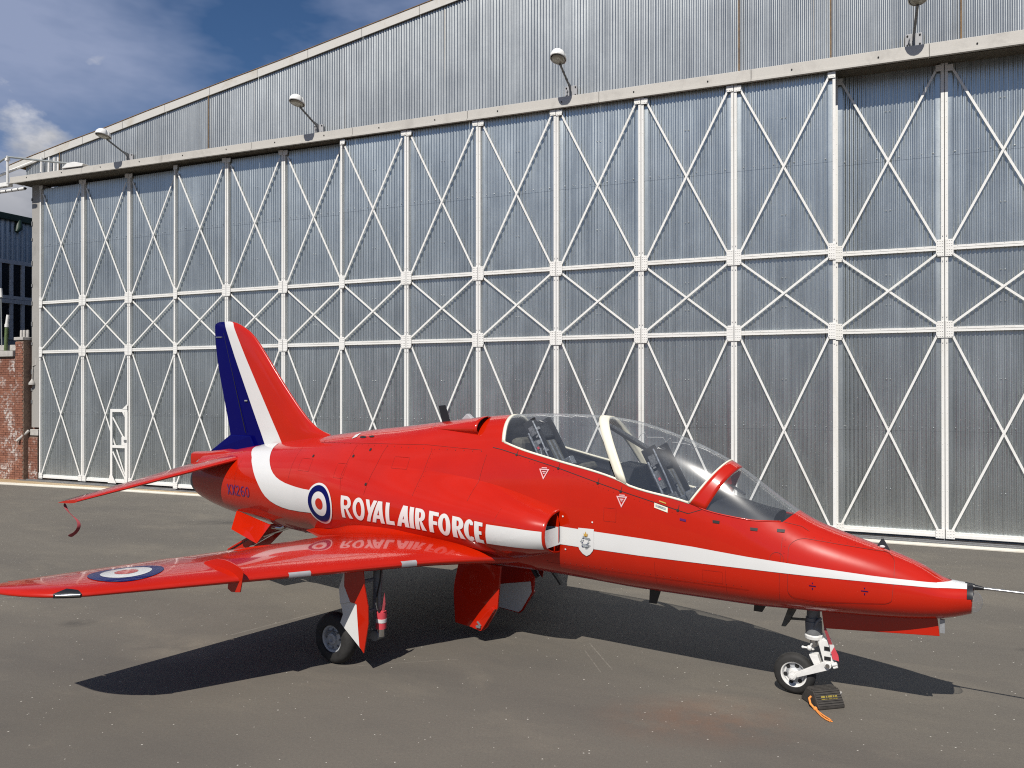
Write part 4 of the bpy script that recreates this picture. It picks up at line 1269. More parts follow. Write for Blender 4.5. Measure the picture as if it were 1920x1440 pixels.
# crest on a white shield
shd = decal('crest_shield', [[(2.213, 1.512), (2.03, 1.512), (2.03, 1.31), (2.045, 1.275), (2.08, 1.235), (2.122, 1.212), (2.165, 1.235), (2.2, 1.275), (2.213, 1.31)]], M['white'], fus, 0.008)
cxs, czs = 2.122, 1.385
random.seed(3)
for k in range(70):
    a = random.uniform(0, 6.28); rr = random.uniform(.2, 1) ** .6
    px_, pz_ = cxs + .055 * rr * math.cos(a), czs - .018 + .075 * rr * math.sin(a)
    r1 = random.uniform(.004, .010)
    decal('crest_mark', [ell(px_, pz_, r1 * random.uniform(.6, 1.6), r1 * .7, 7)], M['silver'] if k % 5 else M['navy'], shd, 0.011 + k * 0.00006, 0.2)
decal('crest_crown', [[(2.102, 1.428), (2.142, 1.428), (2.147, 1.462), (2.135, 1.45), (2.122, 1.482), (2.109, 1.45), (2.097, 1.462)]], M['gold'], shd, 0.016, 0.2)
decal('crest_scroll', [[(2.16, 1.335), (2.084, 1.335), (2.088, 1.318), (2.122, 1.31), (2.156, 1.318)]], M['silver'], shd, 0.016, 0.2)
# warning triangles (pale outline, red field)
for sx, zx, q in ((2.662, 2.075, .062), (1.722, 1.838, .062)):
    t_ = [(sx + q, zx + q * .75), (sx - q, zx + q * .75), (sx, zx - q * 1.15)]
    i_ = [(sx + q * .68, zx + q * .55), (sx, zx - q * .72), (sx - q * .68, zx + q * .55)]
    w1 = decal('warning_triangle', [t_, i_], M['pink'], fus, 0.006)
    decal('triangle_bar', [[(sx + q * .55, zx + q * .86), (sx - q * .55, zx + q * .86), (sx - q * .5, zx + q * 1.02), (sx + q * .5, zx + q * 1.02)]], M['pink'], w1, 0.006)
    decal('triangle_text', [[(sx + q * .38, zx + q * .34), (sx - q * .38, zx + q * .34), (sx - q * .3, zx + q * .16), (sx + q * .3, zx + q * .16)]], M['pink'], w1, 0.006)
    decal('triangle_text', [[(sx + q * .2, zx + q * .05), (sx - q * .2, zx + q * .05), (sx - q * .14, zx - q * .12), (sx + q * .14, zx - q * .12)]], M['pink'], w1, 0.006)
decal('data_plate', [[(1.36, 1.845), (1.215, 1.805), (1.215, 1.755), (1.36, 1.795)]], M['cream'], fus, 0.006)
decal('data_plate_print', [[(1.345, 1.829), (1.235, 1.80), (1.235, 1.779), (1.345, 1.808)]], M['silver'], fus, 0.009)
decal('yellow_stencil', [[(1.31, 1.872), (1.235, 1.852), (1.235, 1.840), (1.31, 1.860)]], M['gold'], fus, 0.006)
decal('violet_stencil', [[(1.085, 1.712), (1.02, 1.702), (1.02, 1.680), (1.085, 1.690)]], M['purple'], fus, 0.006)
decal('white_tag', [ribbon([(5.72, 2.365), (5.66, 2.39)], .05)], M['white'], fus, 0.006)
for sx in (-.18, -.62):
    decal('violet_mark', [ribbon([(sx + .03, 1.185), (sx - .03, 1.183)], .006)], M['navy'], fus, 0.006)
    decal('violet_mark', [ribbon([(sx, 1.165), (sx, 1.15)], .009)], M['navy'], fus, 0.006)
    decal('violet_mark', [ribbon([(sx, 1.215), (sx, 1.205)], .009)], M['navy'], fus, 0.006)
for q in [(2.40, 1.62), (2.37, 1.262), (2.05, 1.585)]:
    decal('skin_pin', [ell(q[0], q[1], .010, .010, 8)], M['white'], fus, 0.006)
# panel joints: narrow dark lines
def seam(pts, wd=0.006, mat='line', name='panel_joint'):
    decal(name, [ribbon(dense(pts, .06), wd * .75)], M[mat], fus, 0.003, 0.5)
seam([(3.36, 2.335), (3.239, 2.315), (3.034, 2.268), (2.493, 2.140), (2.008, 2.008), (1.739, 1.938), (1.003, 1.762)], .009, 'dark')
seam([(1.003, 1.762), (.9, 1.80), (.86, 1.815)], .007, 'dark')
for q in [(3.034, 2.268), (2.493, 2.14), (2.008, 2.008), (1.739, 1.938), (1.11, 1.79)]:
    decal('latch', [ell(q[0], q[1] - .004, .016, .014, 8)], M['dark'], fus, 0.0065)
    seam([(q[0] - .005, q[1] + .01), (q[0] - .01, q[1] + .05)], .007, 'dark', 'latch_line')
for sx in (.72, .36, .12):
    decal('sill_latch', [[(sx + .035, ZD_T(max(sx, .115)) - .062), (sx - .035, ZD_T(max(sx, .115)) - .066), (sx - .033, ZD_T(max(sx, .115)) - .092), (sx + .033, ZD_T(max(sx, .115)) - .088)]], M['dark'], fus, 0.0065)
# nose hatch outline, rounded
hx = [(.05, 1.42)]
def arc(cx_, cy_, rx, ry, a0, a1, n=8): return [(cx_ + rx * math.cos(R(a0 + (a1 - a0) * i / n)), cy_ + ry * math.sin(R(a0 + (a1 - a0) * i / n))) for i in range(n + 1)]
hx = arc(-.10, 1.50, .14, .10, 0, 90) + [(-.45, 1.555)] + arc(-.72, 1.43, .13, .09, 90, 180) + [(-.855, 1.30)] + arc(-.74, 1.13, .1, .05, 180, 270) + [(-.2, 1.03)] + arc(-.04, 1.12, .08, .08, 270, 360) + [(.04, 1.50)]
seam([q for q in hx if ZB(q[0]) + .03 < q[1] < ZT(q[0]) - .012], .005)
seam(ell(.14, 1.40, .062, .062, 24) + [(.202, 1.40)], .004)
seam([(.10, 1.60), (.11, 1.30), (.12, 1.0)], .004)
seam([(.10, 1.735), (-.05, 1.70), (-.12, 1.66)], .005); seam([(3.5, 2.30), (4.3, 2.33), (5.5, 2.30), (6.3, 2.27)], .004); seam([(4.95, 2.30), (5.02, 1.95), (5.05, 1.70)], .004)
seam([(5.5, 2.28), (5.55, 1.9), (5.5, 1.72)], .004); seam([(6.62, 2.2), (6.64, 1.75)], .003); seam([(6.75, 1.62), (6.62, 1.62), (6.62, 1.50), (6.75, 1.50), (6.75, 1.62)], .003, 'silver')
for q in [(6.256, 2.099), (5.463, 2.141), (5.211, 2.232), (5.059, 1.822)]: decal('vent_hole', [ell(q[0], q[1], .019, .019, 12)], M['dark'], fus, 0.005)
decal('vent_hole', [ell(5.52, 2.372, .07, .012, 12)], M['dark'], fus, 0.005); decal('vent_hole', [ell(5.36, 2.385, .05, .012, 12)], M['dark'], fus, 0.005)
random.seed(11)
seam([(4.2, 2.28), (4.24, 2.02), (4.26, 1.74)], .003); seam([(3.42, 2.25), (3.46, 2.0), (3.47, 1.74)], .003); seam([(2.62, 1.08), (2.0, 1.07), (1.2, 1.07), (.4, 1.07)], .003)
seam([(1.35, 1.24), (1.35, 1.0)], .003); seam([(.62, 1.24), (.62, 1.0)], .003); seam([(7.9, 1.98), (7.93, 1.7), (7.9, 1.45)], .003); seam([(3.0, 1.70), (3.05, 1.55)], .002)
for bx_ in ((6.35, 1.98, .12, .08), (5.6, 1.95, .09, .09), (4.62, 2.1, .12, .07), (.75, 1.16, .10, .06), (1.85, 1.68, .07, .07)):
    x_, z_, a_, b_ = bx_; seam([(x_ - a_, z_ - b_), (x_ + a_, z_ - b_), (x_ + a_, z_ + b_), (x_ - a_, z_ + b_), (x_ - a_, z_ - b_)], .0026, 'line', 'access_panel')
rv = MB()
def rivets(pts, stp=.05, r_=.0042):
    for a_, b_ in zip(pts, pts[1:]):
        n_ = max(1, int(math.hypot(b_[0] - a_[0], b_[1] - a_[1]) / stp))
        for i in range(n_):
            s_ = a_[0] + (b_[0] - a_[0]) * i / n_; z_ = a_[1] + (b_[1] - a_[1]) * i / n_
            rv.lathe([(0, r_), (.0022, r_ * .7)], V(s_, yoml(s_, z_), z_) + norm_oml(s_, z_) * .001, norm_oml(s_, z_), 5)
rivets([(4.17, 2.28), (4.21, 2.02), (4.23, 1.74)]); rivets([(5.47, 2.28), (5.52, 1.9), (5.47, 1.72)]); rivets([(2.62, 1.10), (.4, 1.10)], .07); rivets([(7.87, 1.98), (7.9, 1.7), (7.87, 1.45)])
rivets([(.07, 1.58), (.08, 1.40)]); rivets([(-.1, 1.62), (-.45, 1.575), (-.72, 1.54)], .06); rivets([(2.98, 2.23), (2.0, 1.965), (1.05, 1.735)], .06)
for sx in [3.5 + .12 * i for i in range(24)]:
    for zz in (2.285,):
        c = V(sx, yoml(sx, zz), zz); rv.lathe([(0, .007), (.003, .006)], c, norm_oml(sx, zz), 6)
o = rv.build('fastener_row', M['line'], fus); o['kind'] = 'stuff'

# ---- nose: pitot boom, glazed tip, vane
p = MB(); p.tube([V(-1.40, 0, 1.268), V(-1.475, 0, 1.262)], [.034, .030], 12); p.tube([V(-1.475, 0, 1.262), V(-1.545, 0, 1.259)], [.026, .014], 12)
p.prism([V(-1.425, -.05, 1.245), V(-1.425, .05, 1.245), V(-1.435, .06, 1.20), V(-1.435, -.06, 1.20)], (0.035, 0, 0))
p.build('pitot_base', M['black'], jet, True, 50)
p = MB(); p.tube([V(-1.54, 0, 1.259), V(-2.20, 0, 1.259)], [.0125, .0115], 12); p.build('pitot_boom', M['steel'], jet, True, 50)
p = MB(); p.lathe([(0, .126), (.010, .118), (.014, .1)], V(-1.445, 0, 1.15), (1, 0, -.06), 28); p.build('nose_ring', M['red'], jet, True, 50)
vs = []; fs = []; n_, k_ = 20, 6
for j in range(k_ + 1):
    a = math.pi / 2 * j / k_
    for i in range(n_):
        b_ = 2 * math.pi * i / n_; vs.append(V(-1.463 - .075 * math.sin(a), .098 * math.cos(a) * math.cos(b_), 1.135 + .098 * math.cos(a) * math.sin(b_)))
fs = [(j * n_ + i, j * n_ + (i + 1) % n_, (j + 1) * n_ + (i + 1) % n_, (j + 1) * n_ + i) for j in range(k_) for i in range(n_)]
mesh_obj('nose_lens', vs, fs, M['glass'], jet, True, 180)
p = MB(); p.lathe([(0, .10), (.004, .10)], V(-1.452, 0, 1.14), (1, 0, 0), 20); p.build('lens_backing', M['alloy'], jet)
p = MB()
p.prism([V(-.672, .035, 1.520), V(-.728, .01, 1.622), V(-.738, .01, 1.618), V(-.822, .035, 1.475)], (0, .03, 0)); p.build('nose_vane', M['black'], jet, bevel=0.004)
p = MB(); p.sphere(V(-.735, .042, 1.55), .016, (1.5, .5, .8)); p.build('vane_hole', M['white'], jet)

# ---- fin
LEZ = interp([(1.95, 6.55), (2.357, 6.454), (2.40, 6.60), (2.45, 6.72), (2.6, 6.93), (2.888, 7.223), (3.306, 7.606), (3.679, 7.93), (3.876, 8.138), (4.011, 8.389), (4.06, 8.52), (4.085, 8.66)])
TEZ = interp([(1.95, 8.575), (2.267, 8.645), (4.02, 9.035), (4.06, 9.02), (4.085, 8.93)])
def b1z(z): return 7.81 + (z - 2.185) * .5175
def b2z(z): return 7.42 + (z - 2.216) * .627
zf = [1.98, 2.1, 2.2, 2.3, 2.36, 2.40, 2.45, 2.52, 2.6, 2.75, 2.9, 3.1, 3.3, 3.5, 3.68, 3.8, 3.9, 3.97, 4.02, 4.055, 4.075, 4.085]
vs = []; cols = None
for z in zf:
    le, te = LEZ(z), TEZ(z)
    b1, b2 = min(max(b1z(z), le + .035), te - .02), min(max(b2z(z), le + .015), te - .04)
    row = [te + (b1 - te) * i / 8 for i in range(9)] + [b1 + (b2 - b1) * i / 4 for i in range(1, 5)] + [b2 + (le - b2) * (math.sin(math.pi / 2 * i / 12)) for i in range(1, 13)]
    ch = te - le; tk = min(.055, .045 * ch) * (1 if z < 4.0 else max(.25, (4.11 - z) / .11))
    def th(s): 
        c = min(max((s - le) / ch, 0), 1); return tk * 2.0 * (1.4845 * math.sqrt(c) - .63 * c - 1.758 * c * c + 1.4215 * c ** 3 - .5075 * c ** 4) + .002
    cols = len(row)
    vs += [V(s, th(s), z) for s in row] + [V(s, -th(s), z) for s in row[::-1]]
m_ = 2 * cols; fs = []; fm = []
for i in range(len(zf) - 1):
    for j in range(m_):
        fs.append((i * m_ + j, i * m_ + (j + 1) % m_, (i + 1) * m_ + (j + 1) % m_, (i + 1) * m_ + j))
        k = j if j < cols - 1 else (m_ - 2 - j if j < m_ - 1 else 0)
        if j == cols - 1: k = cols - 2
        fm.append(1 if k < 8 else (2 if k < 12 else 0))
top_i = (len(zf) - 1) * m_
for j in range(cols - 1):
    fs.append((top_i + j, top_i + j + 1, top_i + m_ - 2 - j, top_i + m_ - 1 - j)); fm.append(1 if j < 8 else (2 if j < 12 else 0))
fin = mesh_obj('tail_fin', vs, fs, [M['red'], M['blue'], M['white']], jet, True, 40, fm, recalc=True)
# rudder hinge line and actuator fairing
for sd_ in (1, -1):
    p = MB(); z0, z1 = 2.33, 3.9
    p.bar(V(TEZ(z0) - .42, sd_ * .046, z0), V(TEZ(z1) - .24, sd_ * .026, z1), .008, .004, up=(0, 1, 0)); p.build('rudder_gap', M['dark'], fin)
    p = MB(); p.bar(V(8.25, sd_ * .052, 2.83), V(8.19, sd_ * .054, 2.83), .012, .02); p.bar(V(8.83, sd_ * .024, 3.84), V(8.99, sd_ * .012, 3.845), .02, .01); p.build('rudder_fitting', M['silver'], fin)['kind'] = 'stuff'
# blue fairing under the fin and red tail cone behind
p = MB()
p.hexa([V(9.14, .015, 2.005), V(7.95, .09, 2.06), V(7.95, -.09, 2.06), V(9.14, -.015, 2.005), V(8.64, .02, 2.285), V(8.1, .075, 2.29), V(8.1, -.075, 2.29), V(8.64, -.02, 2.285)])
p.build('fin_root_fairing', M['blue'], fin, bevel=0.012)
vs = []; fs = []; st = [8.2, 8.6, 9.0, 9.3, 9.46]
for s in st:
    hw_ = .20 - .06 * (s - 8.2) / 1.26; zt_ = ZT(min(s, 9.1)) + (.02 if s > 8.4 else -.05) - .05 * max(0, s - 9.1); zl = 1.74
    ring = [(hw_ * .6, zt_), (hw_ * .95, zt_ - .03), (hw_, zt_ - .09), (hw_, zl + .04), (hw_ * .85, zl)]
    ring = ring + [(-y, z) for y, z in ring[::-1]]
    vs += [V(s, y, z) for y, z in ring]
m_ = 10
fs = [(i * m_ + j, i * m_ + (j + 1) % m_, (i + 1) * m_ + (j + 1) % m_, (i + 1) * m_ + j) for i in range(len(st) - 1) for j in range(m_)] + [tuple(range((len(st) - 1) * m_, len(st) * m_))]
mesh_obj('tail_cone', vs, fs, M['red'], jet, True, 35, recalc=True)
p = MB(); p.lathe([(-.3, .30), (0, .345), (.10, .335), (.16, .315), (.16, .295), (-.2, .27)], V(S_END - .02, 0, 1.60), (-1, 0, 0), 32); p.build('jet_pipe', M['geargrey'], jet, True, 50)

# ---- flying surfaces
def aero(c, tk): return tk * 5 * (.2969 * math.sqrt(c) - .126 * c - .3516 * c * c + .2843 * c ** 3 - .1036 * c ** 4)
def wing_le(y):
    s = 3.0 + .488 * y
    if y < 1.5: s -= .27 * ((1.5 - y) / 1.0) ** 2 if y > .5 else .27
    if y > 4.22:
        d = min((y - 4.22) / .475, .995); s += .62 * (1 - math.sqrt(1 - d * d))
    return s
def wing_te(y): return 5.66 + .115 * y
def wing_z(y): return 1.085 + .0358 * y
def wing_tk(y): return .109 - .004 * y
def wing_pt(y, c, sgn):
    le, te = wing_le(y), wing_te(y); ch = te - le
    cam = .018 * ch * (4 * c * (1 - c)) - .03 * ch * max(0, .12 - c) / .12 * .25
    return le + ch * c, wing_z(y) + cam + sgn * (aero(c, wing_tk(y)) * ch + .0015) - .012 * c
def surf(name, ys, c0, c1, sd_, pt, mat, parent, nc=18):
    cs = [c0 + (c1 - c0) * (1 - math.cos(math.pi / 2 * i / nc)) for i in range(nc + 1)] if c0 < .01 else [c0 + (c1 - c0) * i / 6 for i in range(7)]
    vs = []; k = len(cs)
    for y in ys:
        for c in cs: s, z = pt(y, c, 1); vs.append(V(s, sd_ * y, z))
        for c in cs[::-1]: s, z = pt(y, c, -1); vs.append(V(s, sd_ * y, z))
    m_ = 2 * k
    fs = [(i * m_ + j, i * m_ + (j + 1) % m_, (i + 1) * m_ + (j + 1) % m_, (i + 1) * m_ + j) for i in range(len(ys) - 1) for j in range(m_)]
    n = (len(ys) - 1) * m_
    fs += [(j, j + 1, m_ - 2 - j, m_ - 1 - j) for j in range(k - 1)] + [(n + j, n + j + 1, n + m_ - 2 - j, n + m_ - 1 - j) for j in range(k - 1)]
    return mesh_obj(name, vs, fs, mat, parent, True, 40, recalc=True)
def lin(a, b, n): return [a + (b - a) * i / n for i in range(n + 1)]
HC = .735
for sd_ in (1, -1):
    wing = surf('wing', lin(.25, 1.5, 8) + lin(1.7, 4.2, 12) + [4.26, 4.34, 4.42, 4.5, 4.56, 4.61, 4.65, 4.675, 4.69], 0, HC, sd_, wing_pt, M['red'], jet)
    surf('wing_root_panel', lin(.25, 1.02, 3), HC, 1, sd_, wing_pt, M['red'], wing)
    def drop(a):
        def f_(y, c, sgn):
            s, z = wing_pt(y, c, sgn); h = wing_le(y) + (wing_te(y) - wing_le(y)) * HC; return s, z - (s - h) * a
        return f_
    surf('flap', lin(1.035, 2.88, 6), HC + .006, 1, sd_, drop(.0), M['red'], wing)
    surf('aileron', lin(2.90, 4.40, 5), HC + .006, 1, sd_, drop(-.01), M['red'], wing)
    surf('wing_tip_panel', [4.415, 4.5, 4.56, 4.61, 4.65, 4.675, 4.69], HC, 1, sd_, wing_pt, M['red'], wing)
    # leading edge fence wrapping under the nose of the wing
    yf = 3.12; o_ = []; i_ = []
    for c in (.36, .30, .24, .18, .12, .06, .02, 0): 
        s, z = wing_pt(yf, c, 1); o_.append((s - .015 - .045 * (1 - c / .36) , z + .075 * min(1, (.38 - c) / .16) + .005)); 
    for c in (.02, .05, .085):
        s, z = wing_pt(yf, c, -1); o_.append((s - .05 + c * .5, z - .085))
    s, z = wing_pt(yf, .115, -1); o_.append((s, z - .06)); 
    inner = [wing_pt(yf, c, -1) for c in (.11, .06)] + [(wing_pt(yf, .03, -1)[0] + .01, wing_pt(yf, .03, -1)[1] + .01)] + [(wing_pt(yf, c, 1)[0], wing_pt(yf, c, 1)[1] - .012) for c in (.06, .12, .2, .28, .365)]
    p = MB(); p.prism([V(a, sd_ * (yf - .006), b) for a, b in o_ + inner], (0, .012, 0)); p.build('wing_fence', M['red'], wing, bevel=0.002)
    for ya, yb, mt, nm in ((2.49, 2.69, 'strip', 'leading_edge_strip'), (1.44, 1.60, 'strip', 'leading_edge_strip'), (4.30, 4.46, 'black', 'navigation_light')):
        vs = []; cc = [(.10, 1), (.055, 1), (.02, 1), (.004, 1), (.004, -1), (.014, -1)] if mt == 'black' else [(.010, 1), (.005, 1), (.001, 1), (.003, -1), (.006, -1)]
        ysx = lin(ya, yb, 6)
        for q, y in enumerate(ysx):
            for c, sg in cc:
                cq = c * (q / 6.0 if False else 1)
                if mt == 'black' and sg > 0: cq = max(.004, c * (1.0 - abs(q - 2) / 4.6))
                s, z = wing_pt(y, cq, sg); vs.append(V(s - .006, sd_ * y, z + .004 * sg))
        k = len(cc); fs = [(i * k + j, i * k + j + 1, (i + 1) * k + j + 1, (i + 1) * k + j) for i in range(6) for j in range(k - 1)]
        nl = mesh_obj(nm, vs, outward(vs, fs, 1.2) if False else fs, M[mt], wing, True, 60)
        if mt == 'black':
            p = MB(); a = wing_pt(4.31, .002, 1); b_ = wing_pt(4.45, .002, 1)
            p.tube([V(a[0] - .012, sd_ * 4.31, a[1]), V(b_[0] - .012, sd_ * 4.45, b_[1])], .012, 8); p.build('light_rim', M['steel'], wing, True, 50)
    # roundel on the upper surface, starboard only is in view but both wings carry one
    def top_proj(s, y, off, sd__=sd_):
        le, te = wing_le(y), wing_te(y); c = min(max((s - le) / (te - le), 0.001), .999)
        return V(s, sd__ * y, wing_pt(y, c, 1)[1] + off)
    wr = decal('roundel', [ell(5.315, 3.765, .305, .33)], M['navy'], wing, 0.005, 0.04, top_proj)
    decal('roundel_white_ring', [ell(5.315, 3.765, .205, .225)], M['white'], wr, 0.007, 0.04, top_proj)
    decal('roundel_red_disc', [ell(5.315, 3.765, .095, .105)], M['red'], wr, 0.009, 0.04, top_proj)
    # fillet where the wing leaves the body, trailing wedge
    vs = []; st = lin(3.52, 6.25, 20)
    for s in st:
        yb = ybody(s, 1.30) + bump(s, 1.30) * .9; q = min(1, max(0, (6.35 - s) / .9)) * (min(1, max(0, (s - 3.52) / 1.0)) ** 2)
        c = min(max((s - wing_le(1.0)) / (wing_te(1.0) - wing_le(1.0)), .0), 1.0); zz = wing_pt(1.0, c, 1)[1]
        zs_ = zz + (.035 + .06 * min(1, max(0, (s - 4.2) / 1.0))) * q
        for i in range(7):
            a = i / 6; yy = (yoml(s, zs_) - .02) * (1 - a) + (yb + .22 * q) * a
            vs.append(V(s, sd_ * yy, zs_ + (zz + .002 - zs_) * (1 - (1 - a) ** 2.2)))
        vs.append(V(s, sd_ * (yb + .22 * q), zz - .06 * q))
    fs = [(i * 8 + j, i * 8 + j + 1, (i + 1) * 8 + j + 1, (i + 1) * 8 + j) for i in range(20) for j in range(7)]
    f = fs[40]; nrm = (vs[f[1]] - vs[f[0]]).cross(vs[f[2]] - vs[f[0]])
    if nrm.z < 0: fs = [q[::-1] for q in fs]
    mesh_obj('root_fillet', vs, fs, M['red'], wing, True, 50)
    # tailplane
    def tp(y, c, sgn):
        q = (y - .3) / 1.895; le = 7.98 + 1.07 * q; te = 9.12 + .42 * q; ch = te - le
        return le + ch * c, 1.972 - .50 * q - .11 * ch * c + sgn * (aero(c, .085) * ch + .0015)
    tpn = surf('tailplane', lin(.15, 2.15, 10) + [2.175, 2.195], 0, 1, sd_, tp, M['red'], jet)
    vs = []
    for y in lin(1.72, 2.19, 4):
        for c in (.80, 1.0): s, z = tp(y, c, 1); vs.append(V(s, sd_ * y, z + .006))
    mesh_obj('trailing_edge_tape', vs, [(2 * i, 2 * i + 1, 2 * i + 3, 2 * i + 2) for i in range(4)], M['black'], tpn, False)
    # ventral strake
    p = MB(); p.prism([V(8.10, sd_ * .30, 1.17), V(7.32, sd_ * .33, 1.03), V(7.454, sd_ * .46, .77), V(8.02, sd_ * .46, .926)], (0, -sd_ * .022, -.004)); p.build('ventral_strake', M['red'], jet, bevel=0.004)

# airbrake hanging open under the tail
p = MB(); p.prism([V(7.50, -.24, .97), V(7.50, .24, .97), V(8.40, .26, .515), V(8.40, -.26, .515)], (.01, 0, .035)); ab = p.build('airbrake', M['red'], jet, bevel=0.005)
p = MB(); p.prism([V(7.62, .22, .88), V(8.36, .23, .52), V(8.40, .23, .44), V(8.1, .23, .50)], (0, .02, 0)); p.prism([V(7.62, -.22, .88), V(8.36, -.23, .52), V(8.40, -.23, .44), V(8.1, -.23, .50)], (0, .02, 0)); p.build('airbrake_rib', M['red'], ab)['kind'] = 'stuff'
p = MB(); p.tube([V(7.28, 0, .95), V(7.86, 0, .76)], .022, 10); p.build('airbrake_jack', M['steel'], ab, True, 50)
p = MB(); p.tube([V(7.12, .26, 1.015), V(7.17, .27, .985), V(7.36, .27, .985)], [.02, .026, .026], 10); p.build('drain_pipe', M['steel'], jet, True, 50)

# antennas, beacon, spine scoops
p = MB(); p.hexa([V(4.435, .016, 2.57), V(4.305, .006, 2.57), V(4.305, -.006, 2.57), V(4.435, -.016, 2.57), V(4.505, .010, 2.80), V(4.395, .004, 2.81), V(4.395, -.004, 2.81), V(4.505, -.010, 2.80)]); p.build('blade_antenna', M['black'], jet, bevel=0.003)
p = MB(); p.prism([V(4.13, .03, 2.625), V(4.06, .02, 2.70), V(4.03, .02, 2.705), V(3.94, .03, 2.64)], (0, .06, 0)); p.build('beacon', M['strip'], jet, bevel=0.012)
for sd_ in (1, -1):
    vs = []; st = lin(3.62, 4.45, 14); nq = 10
    for k, s in enumerate(st):
        q = (1 - k / 14.0) ** 1.2; zc_ = 2.575 - .02 * (s - 3.6)
        h = .105 * (.35 + .65 * q)
        for i in range(nq + 1):
            a = -1 + 2 * i / nq; z = min(zc_ + h * a, ZT(s) - .01)
            vs.append(V(s, sd_ * (ybody(s, z) + .085 * q * math.sqrt(max(0, 1 - a * a)) - .003), z + .05 * q * math.sqrt(max(0, 1 - a * a))))
    m_ = nq + 1
    fs = outward(vs, [(i * m_ + j, i * m_ + j + 1, (i + 1) * m_ + j + 1, (i + 1) * m_ + j) for i in range(14) for j in range(nq)], 2.3)
    sc_ = mesh_obj('spine_scoop', vs, fs, M['red'], jet, True, 60)
    thick(sc_, 0.012)
    mesh_obj('scoop_mouth', [v + Vector((-.05, sd_ * .012, -.006)) for v in vs[:m_]], [tuple(range(m_))], M['dark'], sc_, False)
for sx, zb_, h, l in ((1.49, .84, .145, .10), (.37, .85, .07, .10)):
    p = MB(); p.hexa([V(sx + .02 + l * .5, .10, zb_ - h), V(sx + .02 - l * .35, .10, zb_ - h), V(sx + .02 - l * .35, .088, zb_ - h), V(sx + .02 + l * .5, .088, zb_ - h), V(sx + l * .6, .106, zb_ + .03), V(sx - l * .7, .106, zb_ + .03), V(sx - l * .7, .082, zb_ + .03), V(sx + l * .6, .082, zb_ + .03)]); p.build('belly_antenna', M['black'], jet, bevel=0.003)

